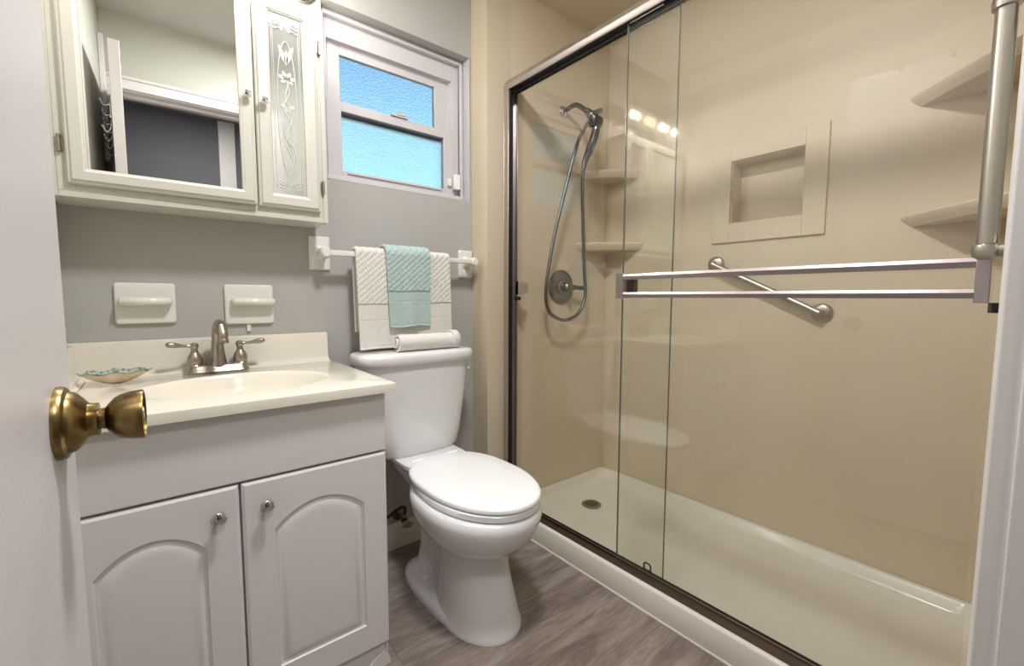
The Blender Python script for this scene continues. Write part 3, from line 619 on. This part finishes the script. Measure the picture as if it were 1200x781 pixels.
# ------------------------------------------------------------------ ceramic soap / cup holders on the wall
def wall_dish(x0, x1, z0, z1, label, bar):
    r = empty('ceramic_soap_holder', ((x0+x1)/2, YB, z0)); tag(r, label, 'soap holder', 'white ceramic soap holders above the vanity')
    def rr(ins, y, q=0.008): return [Vector((p[0], y, p[1])) for p in rrect(x0+ins, x1-ins, z0+ins, z1-ins, q)]
    y = YB-0.0008
    MB().loft([rr(0, y), rr(0, y-0.006), rr(0.003, y-0.010), rr(0.012, y-0.0115), rr(0.02, y-0.0105)]).build('wall_plate', 'ceramic', r, angle=30)
    b = MB(); bx0, bx1, bz = bar
    pts = []
    def sec(x, k): return [Vector((x, YB-0.010-(0.034*k)*(0.5-0.5*math.cos(a_)), bz+0.0115*k*math.copysign(abs(math.sin(a_))**0.7, math.sin(a_)))) for a_ in [2*PI*i/16 for i in range(16)]]
    b.loft([sec(bx0, 0.25), sec(bx0+0.003, 0.75), sec(bx0+0.008, 1.0), sec(bx1-0.008, 1.0), sec(bx1-0.003, 0.75), sec(bx1, 0.25)])
    b.build('ledge', 'ceramic', r, angle=60)
    return r
wall_dish(-0.072, 0.063, 0.943, 1.058, 'wide white ceramic soap holder on the wall left of the faucet', (-0.066, 0.056, 1.006))
wall_dish(0.184, 0.320, 0.933, 1.058, 'white ceramic soap holder on the wall right of the faucet', (0.199, 0.324, 1.004))
st = MB(); st.box(0.241, 0.253, YB-0.006, YB-0.0008, 0.908, 0.932); tag(st.build('adhesive_tab', 'ceramic', bevel=0.002), 'tiny white adhesive tab under the right soap holder', 'tab')

# ------------------------------------------------------------------ medicine cabinet
mc = empty('medicine_cabinet', (0.15, 1.57, 1.258)); tag(mc, 'cream wall cabinet with a mirror door and an etched glass door', 'medicine cabinet')
CX0, CX1, CY0, CZ0, CZ1 = -0.165, 0.463, 1.500, 1.257, 1.905
b = MB()
b.box(CX0, CX0+0.014, CY0, YB-0.001, CZ0, CZ1); b.box(CX1-0.014, CX1, CY0, YB-0.001, CZ0, CZ1); b.box(CX0+0.014, CX1-0.014, CY0, YB-0.001, CZ0, CZ0+0.014); b.box(CX0+0.014, CX1-0.014, CY0, YB-0.001, CZ1-0.014, CZ1)
b.box(CX0+0.014, CX1-0.014, YB-0.01, YB-0.001, CZ0+0.014, CZ1-0.014)
b.box(CX0+0.014, CX0+0.045, CY0, CY0+0.016, CZ0+0.014, CZ1-0.014); b.box(CX1-0.045, CX1-0.014, CY0, CY0+0.016, CZ0+0.014, CZ1-0.014); b.box(0.245, 0.285, CY0, CY0+0.016, CZ0+0.014, CZ1-0.014)
b.box(CX0+0.045, 0.245, CY0, CY0+0.016, CZ0+0.014, CZ0+0.045); b.box(0.285, CX1-0.045, CY0, CY0+0.016, CZ0+0.014, CZ0+0.045)
b.box(CX0+0.045, 0.245, CY0, CY0+0.016, CZ1-0.045, CZ1-0.014); b.box(0.285, CX1-0.045, CY0, CY0+0.016, CZ1-0.045, CZ1-0.014)
b.build('body', 'cab', mc, bevel=0.0012)
def cab_door(x0, x1, z0, z1, mi, name, pane, knobx, knobz):
    y1 = CY0-0.0008; y0 = y1-0.018
    def rc(ins, y): return [Vector((x0+ins, y, z0+ins)), Vector((x1-ins, y, z0+ins)), Vector((x1-ins, y, z1-ins)), Vector((x0+ins, y, z1-ins))]
    rings = [rc(0, y1), rc(0, y0+0.008), rc(0.003, y0+0.005), rc(0.006, y0+0.005), rc(0.010, y0), rc(mi-0.008, y0), rc(mi-0.006, y0+0.002), rc(mi-0.002, y0+0.003), rc(mi, y0+0.007), rc(mi, y1)]
    b = MB(); b.loft(rings, False, False); n = 4; o_ = len(b.v)
    b.f += [(i, (i+1) % 4, 36+(i+1) % 4, 36+i) for i in range(4)]
    o = b.build(name, 'cab', mc, smooth=False)
    MB().box(x0+mi-0.004+0.0045, x1-mi-0.0005, y0+0.0085, y0+0.012, z0+mi+0.0005, z1-mi-0.0005).build('mirror_glass' if pane == 'mirror' else 'etched_glass', pane, o, smooth=False)
    k = MB(); k.lathe([(0.005, 0.0002), (0.005, 0.008), (0.010, 0.012), (0.0125, 0.017), (0.0125, 0.020), (0.009, 0.023)], (knobx, y0, knobz), (0, -1, 0), 24)
    kk = k.build('knob', 'plastic', o)
    MB().lathe([(0.0085, 0.0225), (0.0075, 0.0245), (0.0005, 0.0255)], (knobx, y0, knobz), (0, -1, 0), 20).build('knob_cap', 'chrome', o)
    return o
AJAR = -1.0   # the mirror door does not close quite flush
d1 = cab_door(-0.133, 0.2615, 1.287, 1.884, 0.038, 'mirror_door', 'mirror', 0.243, 1.586)
d1.matrix_basis = Matrix.Translation(Vector((-0.133, CY0-0.0008, 0))-ORG[mc.name]) @ Matrix.Rotation(math.radians(AJAR), 4, 'Z') @ Matrix.Translation(-(Vector((-0.133, CY0-0.0008, 0))-ORG[mc.name]))
d2 = cab_door(0.2655, 0.438, 1.287, 1.884, 0.041, 'etched_door', 'etched_pane', 0.286, 1.582)
for hx, hz in ((-0.143, 1.378), (0.4485, 1.790), (0.4485, 1.366), (-0.143, 1.790)):
    b = MB(); b.lathe([(0.0038, -0.020), (0.0038, 0.020)], (hx, CY0-0.006, hz), n=12); b.lathe([(0.0045, 0.016), (0.0045, 0.019)], (hx, CY0-0.006, hz), n=12); b.lathe([(0.0045, -0.019), (0.0045, -0.016)], (hx, CY0-0.006, hz), n=12); b.box(hx-0.006, hx+0.006, CY0-0.003, CY0-0.0003, hz-0.014, hz+0.014)
    b.build('hinge', 'nickel', mc)
# etched drawing on the narrow pane: raised hair-thin lines
ye = CY0-0.0008-0.018+0.0085-0.0004
def line(b, pts, r=0.0009, k=8):
    p = [Vector((x, ye, z)) for x, z in pts]; b.tube(p, r, n=6, smooth=k)
ex0, ex1, ez0, ez1 = 0.3075, 0.396, 1.329, 1.842; xm = (ex0+ex1)/2
b = MB()
for q in (0.006, 0.010):
    b.tube([Vector((x, ye, z)) for x, z in ((ex0+q, ez0+q), (ex1-q, ez0+q), (ex1-q, ez1-q), (ex0+q, ez1-q), (ex0+q, ez0+q))], 0.0007, n=6)
line(b, [(xm+0.027*math.cos(a), 1.578+0.195*math.sin(a)) for a in [2*PI*i/40 for i in range(41)]], 0.0012, 2)
for sx_ in (-1, 1):
    for zz, sg in ((ez1-0.014, -1), (ez0+0.014, 1)):
        for q in range(3):
            line(b, [(xm+sx_*0.038, zz+sg*q*0.010), (xm+sx_*0.030, zz+sg*(q*0.010+0.006)), (xm+sx_*0.022, zz+sg*(q*0.010+0.002)), (xm+sx_*0.014, zz+sg*(q*0.008+0.006)), (xm+sx_*0.009, zz+sg*(0.014+q*.006)), (xm+sx_*0.004, zz+sg*0.010)], 0.0013)
        b.sphere((xm+sx_*0.012, ye, zz+sg*0.02), 0.005, (1, 0.15, 1), 12, 8)
line(b, [(xm+0.004, 1.405), (xm+0.013, 1.44), (xm-0.004, 1.50), (xm+0.012, 1.56), (xm-0.004, 1.61), (xm+0.004, 1.655)], 0.0018)
line(b, [(xm+0.012, 1.43), (xm-0.008, 1.48), (xm+0.010, 1.53), (xm-0.010, 1.58), (xm+0.006, 1.63), (xm, 1.66)], 0.0018)
line(b, [(xm+0.020, 1.44), (xm+0.012, 1.47), (xm-0.010, 1.50), (xm-0.012, 1.54)], 0.0022)
def petal(x, z, L, a, wd):
    c, s = math.cos(a), math.sin(a); n = 14; up_ = []; dn_ = []
    for i in range(n+1):
        t = i/n; h = wd*math.sin(PI*t)**0.8
        up_.append(Vector((x+c*L*t-s*h, ye-0.0004, z+s*L*t+c*h))); dn_.append(Vector((x+c*L*t+s*h, ye-0.0004, z+s*L*t-c*h)))
    poly = up_+dn_[::-1][1:-1]; m_ = len(poly)
    b.add(poly+[p+Vector((0, 0.0008, 0)) for p in poly], [tuple(range(m_)), tuple(range(2*m_-1, m_-1, -1))]+[(i, (i+1) % m_, (i+1) % m_+m_, i+m_) for i in range(m_)])
for i, (x, z, L, a, wd) in enumerate([(xm, 1.665, .026, 0.3, .006), (xm, 1.665, .026, 1.1, .006), (xm, 1.665, .026, 2.0, .006), (xm, 1.665, .026, 2.8, .006), (xm, 1.665, .02, -0.5, .005), (xm, 1.665, .02, 3.7, .005),
                                      (xm-0.002, 1.71, .055, 1.9, .006), (xm+0.002, 1.71, .058, 1.25, .006), (xm, 1.705, .045, 1.55, .005), (xm, 1.585, .022, 0.2, .005), (xm, 1.585, .022, 2.9, .005), (xm, 1.585, .02, 5.2, .004), (xm, 1.585, .02, 4.2, .004)]):
    petal(x, z, L, a, wd)
b.build('etched_design', 'etch', d2)

# ------------------------------------------------------------------ vanity light above the cabinet
LZ = 2.045
lt = empty('vanity_light', (0.2225, YB, LZ)); tag(lt, 'four-lamp vanity light with bell glass shades above the wall cabinet', 'light fixture')
def ov(hx, hz, y): return [Vector((p[0], y, p[1])) for p in rrect(0.2225-hx, 0.2225+hx, LZ-hz, LZ+hz, hz*0.98, 10)]
MB().loft([ov(0.27, 0.062, YB-0.001), ov(0.27, 0.062, YB-0.008), ov(0.262, 0.052, YB-0.011), ov(0.262, 0.052, YB-0.017), ov(0.252, 0.040, YB-0.020), ov(0.252, 0.040, YB-0.026)]).build('backplate', 'chrome', lt, angle=30)
lamps = [(0.425, 'bulb_white'), (0.290, 'bulb'), (0.155, 'bulb_white'), (0.020, 'bulb_white')]
for lx, bm_ in lamps:
    ly = 1.46
    MB().tube([(lx, YB-0.022, LZ), (lx, YB-0.05, LZ+0.015), (lx, YB-0.09, LZ+0.055), (lx, 1.49, LZ+0.072), (lx, 1.463, LZ+0.05), (lx, ly, LZ+0.005)], 0.005, n=12, smooth=6).build('arm', 'nickel', lt)
    MB().lathe([(0.006, 0.012), (0.012, 0.006), (0.022, -0.006), (0.024, -0.022), (0.018, -0.03)], (lx, ly, LZ), n=24).build('socket_cup', 'nickel', lt)
    sh_ = MB(); prof = [(0.024, -0.018), (0.030, -0.035), (0.036, -0.06), (0.042, -0.085), (0.049, -0.105), (0.054, -0.115)]
    rings = [[Vector((lx+r*(1+0.025*math.cos(16*a))*math.cos(a), ly+r*(1+0.025*math.cos(16*a))*math.sin(a), LZ+h)) for a in [2*PI*i/96 for i in range(96)]] for r, h in prof]
    sh_.loft(rings, False, False).build('glass_shade', 'shade', lt, angle=60)
    MB().sphere((lx, ly, LZ-0.062), 0.020, (1, 1, 1.25)).build('light_bulb', bm_, lt)
    L = bpy.data.lights.new('lamp', 'POINT'); L.energy = EXPO_LAMP; L.shadow_soft_size = 0.025; L.cycles.use_multiple_importance_sampling = False; L.color = (1.0, 0.94, 0.87)
    lo = bpy.data.objects.new('lamp', L); C.objects.link(lo); lo.parent = lt; lo.location = Vector((lx, ly, LZ-0.093))-ORG[lt.name]
# added ceiling fill with an invented plate, out of frame, brightens the room
cl = empty('added_ceiling_fill', (0.55, 0.62, ZC-0.001)); tag(cl, 'added fill light on a round white plate, unseen over the middle of the room', 'light fixture')
MB().lathe([(0.14, 0), (0.14, -0.018), (0.13, -0.022)], (0.55, 0.62, ZC-0.0012), n=40).build('fill_plate', 'white', cl)
A_ = bpy.data.lights.new('ceiling_fill', 'AREA'); A_.shape = 'DISK'; A_.size = 0.24; A_.energy = CEIL_FILL_W; A_.color = (1.0, 0.985, 0.975)
ao = bpy.data.objects.new('ceiling_fill', A_); C.objects.link(ao); ao.parent = cl; ao.location = (0, 0, -0.028)
H_ = bpy.data.lights.new('hall_fill', 'AREA'); H_.shape = 'DISK'; H_.size = 0.3; H_.energy = HALL_FILL_W; H_.color = (1.0, 0.97, 0.95)  # added fill from the hall side, lifts the door and vanity front
ho = bpy.data.objects.new('hall_fill', H_); C.objects.link(ho); ho.location = (0.25, -0.45, ZC-0.03)

# ------------------------------------------------------------------ towel bar and towels
tb = empty('towel_bar', (0.78, YB, 1.10)); tag(tb, 'white ceramic towel bar on the grey wall above the toilet', 'towel bar')
yb, zb = YB-0.072, 1.170
for x0, x1, z0, z1 in ((0.436, 0.506, 1.114, 1.230), (1.043, 1.113, 1.104, 1.222)):
    o = MB(); y = YB-0.0008; xm_ = (x0+x1)/2; zm = (z0+z1)/2
    def rr(ins, y, q=0.005): return [Vector((p[0], y, p[1])) for p in rrect(x0+ins, x1-ins, z0+ins, z1-ins, q)]
    def rr2(hx, hz, y, q): return [Vector((p[0], y, p[1])) for p in rrect(xm_-hx, xm_+hx, zb-hz, zb+hz, q)]
    o.loft([rr(0, y), rr(0, y-0.007), rr(0.004, y-0.011), rr2(0.024, 0.026, y-0.0125, 0.018), rr2(0.017, 0.02, y-0.022, 0.016), rr2(0.014, 0.017, y-0.045, 0.013), rr2(0.017, 0.019, y-0.060, 0.016), rr2(0.017, 0.019, y-0.078, 0.016), rr2(0.012, 0.014, y-0.086, 0.012)])
    o.build('post', 'ceramic', tb, angle=30)
b = MB(); b.prism(rrect(yb-0.0095, yb+0.0095, zb-0.0095, zb+0.0095, 0.003), 0, 0.470, 1.080); b.build('rail', 'ceramic', tb)

def towel(name, m, x0, x1, ztop, zf, zbk, rad, thick, label, ribs, band, group, lean=None, seed=0, amp=0.0045):
    """cloth folded over the rail: outer surface profile around rail then an inner one, closed"""
    Lf = ztop-zf; Lb = ztop-zbk; rr_ = rad
    def prof(s):   # s 0..1 : front bottom -> over bar -> back bottom ; returns y, z, normal
        arc = PI*rr_; Lf_, Lb_ = Lf-rr_, Lb-rr_; T = Lf_+arc+Lb_; d = s*T
        if d < Lf_: return yb-rr_, zf+d, (-1, 0), d
        if d < Lf_+arc:
            a = (d-Lf_)/rr_; return yb-rr_*math.cos(a), ztop-rr_+rr_*math.sin(a), (-math.cos(a), math.sin(a)), d
        return yb+rr_, ztop-rr_-(d-Lf_-arc), (1, 0), d
    def P(u, s, off):
        y, z, n, d = prof(s); fall = max(0.0, min(1.0, (ztop-z)/(ztop-zf)))
        x = x0+(x1-x0)*u
        wv = amp*fall*(math.sin(u*9+seed)+0.6*math.sin(u*17+seed*2+z*6))
        bmp = 0
        if off > 0:
            dd = d   # distance from front hem
            b0, b1 = band
            if dd > b1 or s > 0.62:
                p = 0.0125
                bmp = 0.0026*abs(math.sin(PI*(x/p+dd/p*0.62)))+0.0016*abs(math.sin(PI*(x/p*0.5-dd/p*0.62)))
                bmp *= 1.0
            elif dd > b0: bmp = -0.0008 if (dd-b0 < 0.004 or b1-dd < 0.004) else 0.0
            else:
                bmp = 0.0005*noise.noise(Vector((x*60, d*60, seed)))*2
            if dd < 0.012: bmp += 0.0012*math.sin(dd/0.012*PI*2)
        if lean: x += lean(u, fall)
        yy = y+n[0]*(off+bmp); zz = z+n[1]*(off+bmp)
        if y < yb: yy -= max(0, wv+amp*fall)
        else: yy += 0
        zz += (-0.010*(1-u)*fall if seed == 1 else 0) + 0.003*math.sin(u*7+seed)*fall
        return Vector((x, yy, zz))
    nu, nv = ribs
    b = MB()
    vs = []; fs = []
    for off in (thick, 0.0):
        for j in range(nv+1):
            for i in range(nu+1): vs.append(P(i/nu, j/nv, off))
    W = nu+1; Hn = (nv+1)*W
    for j in range(nv):
        for i in range(nu):
            a = j*W+i; fs.append((a, a+1, a+W+1, a+W)); fs.append((a+Hn, a+W+Hn, a+W+1+Hn, a+1+Hn))
    for i in range(nu):
        fs.append((i, i+Hn, i+1+Hn, i+1)); a = nv*W+i; fs.append((a, a+1, a+1+Hn, a+Hn))
    for j in range(nv):
        a = j*W; fs.append((a, a+W, a+W+Hn, a+Hn)); a += nu; fs.append((a, a+Hn, a+W+Hn, a+W))
    b.add(vs, fs)
    o = b.build(name, m, angle=180)
    return tag(o, label, 'towel', group)
towel('bath_towel', 'towel_w', 0.567, 0.945, 1.188, 0.838, 0.90, 0.0115, 0.007, 'large white towel folded over the towel bar', (230, 420), (0.100, 0.160), None,
      lean=lambda u, f: (1-u)*0.006*f+u*0.012*f, seed=1, amp=0.004)
towel('hand_towel', 'towel_t', 0.672, 0.850, 1.203, 0.908, 0.95, 0.028, 0.007, 'small pale teal towel hung over the white towel on the bar', (130, 360), (0.095, 0.135), None,
      lean=lambda u, f: (1-u)*0.012*f-u*0.002*f, seed=3, amp=0.003)

# ------------------------------------------------------------------ toilet
TXc = 0.782
tl = empty('toilet', (TXc, 1.35, 0)); tag(tl, 'white two-piece toilet with its lid closed, between vanity and shower', 'toilet')
def supel(cx_, hx, y0, y1, z, e=3.5, n=64):
    ym, hy = (y0+y1)/2, (y1-y0)/2; out = []
    for i in range(n):
        a = 2*PI*i/n; c, s = math.cos(a), math.sin(a)
        out.append(Vector((cx_+hx*math.copysign(abs(c)**(2/e), c), ym+hy*math.copysign(abs(s)**(2/e), s), z)))
    return out
def tank_ring(hx, yf, z, yk=YB-0.018, bow=0.016, n=64, e=5.0, c=None):
    c = TXc-0.006 if c is None else c; r = supel(c, hx, yf, yk, z, e, n)
    for p in r:
        if p.y < (yf+yk)/2: p.y -= bow*(1-((p.x-c)/hx)**2)-bow*0.5
    return r
b = MB(); b.loft([tank_ring(0.140, 1.475, 0.432), tank_ring(0.158, 1.462, 0.436), tank_ring(0.167, 1.455, 0.45), tank_ring(0.180, 1.452, 0.52), tank_ring(0.203, 1.448, 0.66), tank_ring(0.214, 1.445, 0.776)])
b.build('tank', 'porcelain', tl, angle=50)
b = MB(); b.loft([tank_ring(0.222, 1.440, 0.7765), tank_ring(0.229, 1.433, 0.781), tank_ring(0.232, 1.430, 0.790), tank_ring(0.232, 1.430, 0.806), tank_ring(0.228, 1.434, 0.815), tank_ring(0.216, 1.444, 0.820), tank_ring(0.18, 1.47, 0.8215)])
b.build('tank_lid', 'porcelain', tl, angle=50)
b = MB(); b.lathe([(0.004, 0), (0.005, 0.002), (0.0005, 0.003)], (TXc+0.18, 1.440, 0.745), (0, -1, 0), 16); b.build('tank_emblem', 'ceramic', tl)
def egg(hw, yf, yw_, yk, z, eb=2.6, n=72, c=TXc+0.005):
    out = []
    for i in range(n):
        a = 2*PI*i/n; cc, s = math.cos(a), math.sin(a)
        if s < 0: out.append(Vector((c+hw*math.copysign(abs(cc)**0.95, cc), yw_+(yw_-yf)*s, z)))
        else: out.append(Vector((c+hw*math.copysign(abs(cc)**(2/eb), cc)*(1-0.18*s**2), yw_+(yk-yw_)*abs(s)**(2/eb), z)))
    return out
b = MB()   # bowl body
b.loft([egg(0.096, 1.030, 1.15, 1.30, 0.225), egg(0.104, 1.015, 1.15, 1.32, 0.236), egg(0.122, 0.988, 1.15, 1.35, 0.250), egg(0.146, 0.952, 1.14, 1.38, 0.272), egg(0.166, 0.925, 1.14, 1.40, 0.302), egg(0.179, 0.906, 1.14, 1.40, 0.340), egg(0.184, 0.900, 1.14, 1.40, 0.365), egg(0.181, 0.904, 1.14, 1.40, 0.387), egg(0.172, 0.915, 1.14, 1.39, 0.3925)])
# front pedestal column
def ped(hw, yf, yk, z, e=2.4): return supel(TXc, hw, yf, yk, z, e)
b.loft([egg(0.118, 0.958, 1.12, 1.30, 0.0, c=TXc), egg(0.118, 0.958, 1.12, 1.30, 0.010, c=TXc), egg(0.113, 0.963, 1.12, 1.30, 0.016, c=TXc), egg(0.107, 0.975, 1.12, 1.29, 0.06, c=TXc), egg(0.100, 0.995, 1.13, 1.28, 0.12, c=TXc), egg(0.097, 1.012, 1.14, 1.28, 0.17, c=TXc), egg(0.100, 1.022, 1.14, 1.29, 0.22, c=TXc), egg(0.104, 1.024, 1.14, 1.28, 0.26, c=TXc)])
# foot flange and trapway behind
b.loft([ped(0.124, 1.02, 1.50, 0.0, 3), ped(0.124, 1.02, 1.50, 0.014, 3), ped(0.118, 1.03, 1.494, 0.026, 3), ped(0.10, 1.06, 1.48, 0.036, 3), ped(0.075, 1.08, 1.46, 0.055, 3), ped(0.066, 1.08, 1.45, 0.12, 3), ped(0.070, 1.08, 1.46, 0.22, 3), ped(0.082, 1.10, 1.50, 0.31, 3), ped(0.098, 1.12, 1.56, 0.36, 3), ped(0.11, 1.12, 1.59, 0.39, 4), ped(0.114, 1.12, 1.60, 0.412, 5), ped(0.110, 1.13, 1.596, 0.420, 5)])
b.loft([supel(TXc, 0.108, 1.30, 1.60, 0.40, 4), supel(TXc, 0.126, 1.32, 1.606, 0.425, 5), supel(TXc, 0.124, 1.33, 1.604, 0.4375, 5)])
b.build('bowl', 'porcelain', tl, angle=60)
b = MB(); b.loft([egg(0.1630, 0.912, 1.15, 1.392, 0.3945, c=TXc+0.012), egg(0.1695, 0.904, 1.15, 1.396, 0.398, c=TXc+0.012), egg(0.1705, 0.903, 1.15, 1.396, 0.414, c=TXc+0.012), egg(0.1675, 0.907, 1.15, 1.394, 0.417, c=TXc+0.012)])
b.build('seat', 'seat', tl, angle=50)
b = MB(); b.loft([egg(0.1630, 0.908, 1.16, 1.410, 0.4185, 3.2, c=TXc+0.012), egg(0.1695, 0.901, 1.16, 1.416, 0.422, 3.2, c=TXc+0.012), egg(0.1700, 0.900, 1.16, 1.417, 0.431, 3.2, c=TXc+0.012), egg(0.1670, 0.904, 1.16, 1.414, 0.4355, 3.2, c=TXc+0.012), egg(0.1590, 0.914, 1.16, 1.404, 0.438, 3.2, c=TXc+0.012), egg(0.0950, 1.0, 1.16, 1.33, 0.4405, 3, c=TXc+0.012)])
b.build('lid', 'seat', tl, angle=50)
for s in (-1, 1):
    MB().lathe([(0.013, 0.0), (0.0125, 0.014), (0.009, 0.020), (0.0003, 0.022)], (TXc+s*0.086, 1.315, 0.034), n=20).build('bolt_cap', 'seat', tl)
    b = MB(); b.tube([(TXc+s*0.05+0.005, 1.403, 0.432), (TXc+s*0.095+0.005, 1.403, 0.432)], 0.0085, n=14); b.box(TXc+s*0.07-0.012, TXc+s*0.07+0.016, 1.395, 1.42, 0.4255, 0.434); b.build('seat_hinge', 'seat', tl)

# water supply valve and hose behind the toilet
wv = empty('supply_valve', (0.655, YB-0.014, 0.17)); tag(wv, 'water supply stop valve on the wall behind the toilet', 'valve')
MB().lathe([(0.022, 0.0008), (0.020, 0.006), (0.009, 0.009), (0.009, 0.055), (0.013, 0.056), (0.013, 0.075), (0.006, 0.077)], (0.745, YB, 0.135), (0, -1, 0), 20).build('valve_body', 'brass', wv)
b = MB(); b.sphere((0.745, YB-0.095, 0.135), 0.02, (1.25, 0.4, 0.85)); b.lathe([(0.006, 0), (0.006, 0.03)], (0.745, YB-0.066, 0.135), (0, -1, 0), 12); b.build('valve_handle', 'nickel', wv)
MB().lathe([(0.007, 0), (0.009, 0.004), (0.009, 0.014), (0.006, 0.016)], (0.745, YB-0.065, 0.147), (0, 0, 1), 12).build('hose_nut', 'nickel', wv)
hs = MB(); hs.tube([(0.745, YB-0.065, 0.160), (0.747, YB-0.066, 0.182), (0.735, YB-0.07, 0.196), (0.705, YB-0.075, 0.192), (0.655, YB-0.08, 0.182), (0.595, YB-0.075, 0.25), (0.590, YB-0.07, 0.34), (0.60, YB-0.08, 0.40), (0.615, YB-0.085, 0.415)], 0.0065, n=10, smooth=8)
tag(hs.build('supply_hose', 'black_hose'), 'black flexible water hose looping up to the toilet tank', 'hose')

# rolled washcloth on the tank lid
b = MB(); zc, yc = 0.8225+0.0335, 1.492; xs0, xs1 = 0.684, 0.938; NT = 150
def spiral(t, k):   # t 0..1 from outside inwards
    a = -PI*0.5-t*2*PI*1.75; r = 0.0340*(1-0.68*t)
    return r, a
def rollP(u, t, off):
    r, a = spiral(t, 0); r += off
    n_ = 0.0012*noise.noise(Vector((u*22, a*2, 2.2)))+0.0008*noise.noise(Vector((u*90, a*8, 5.2)))
    x = xs0+(xs1-xs0)*u+0.006*math.sin(t*7)*(1-2*u)*0.6
    return Vector((x, yc+(r+n_)*math.cos(a)*1.08, zc+(r+n_)*math.sin(a)))
vs = []; fs = []; NU = 40; W = NU+1; Hn = (NT+1)*W
for off in (0.0, -0.0072):
    for j in range(NT+1):
        for i in range(NU+1): vs.append(rollP(i/NU, j/NT, off))
for j in range(NT):
    for i in range(NU):
        a = j*W+i; fs.append((a, a+1, a+W+1, a+W)); fs.append((a+Hn, a+W+Hn, a+W+1+Hn, a+1+Hn))
    a = j*W; fs.append((a, a+W, a+W+Hn, a+Hn)); a += NU; fs.append((a, a+Hn, a+W+Hn, a+W))
for i in range(NU):
    fs.append((i, i+Hn, i+1+Hn, i+1)); a = NT*W+i; fs.append((a, a+1, a+1+Hn, a+Hn))
b.add(vs, fs)
# raised hem band near the right end
for q in (0.885,):
    n = 40; xq = xs0+(xs1-xs0)*q
    ring_ = lambda x, r: [Vector((x, yc+r*math.cos(2*PI*k/n)*1.08, zc+0.0005+r*math.sin(2*PI*k/n))) for k in range(n)]
    b.loft([ring_(xq, 0.0325), ring_(xq+0.001, 0.0349), ring_(xq+0.006, 0.0355), ring_(xs1-0.002, 0.0352), ring_(xs1-0.0005, 0.0335), ring_(xs1-0.0005, 0.0300), ring_(xq, 0.030), ring_(xq, 0.0325)], False, False)
tag(b.build('washcloth', 'towel_w', angle=60), 'small white rolled washcloth lying on the toilet tank lid', 'washcloth')
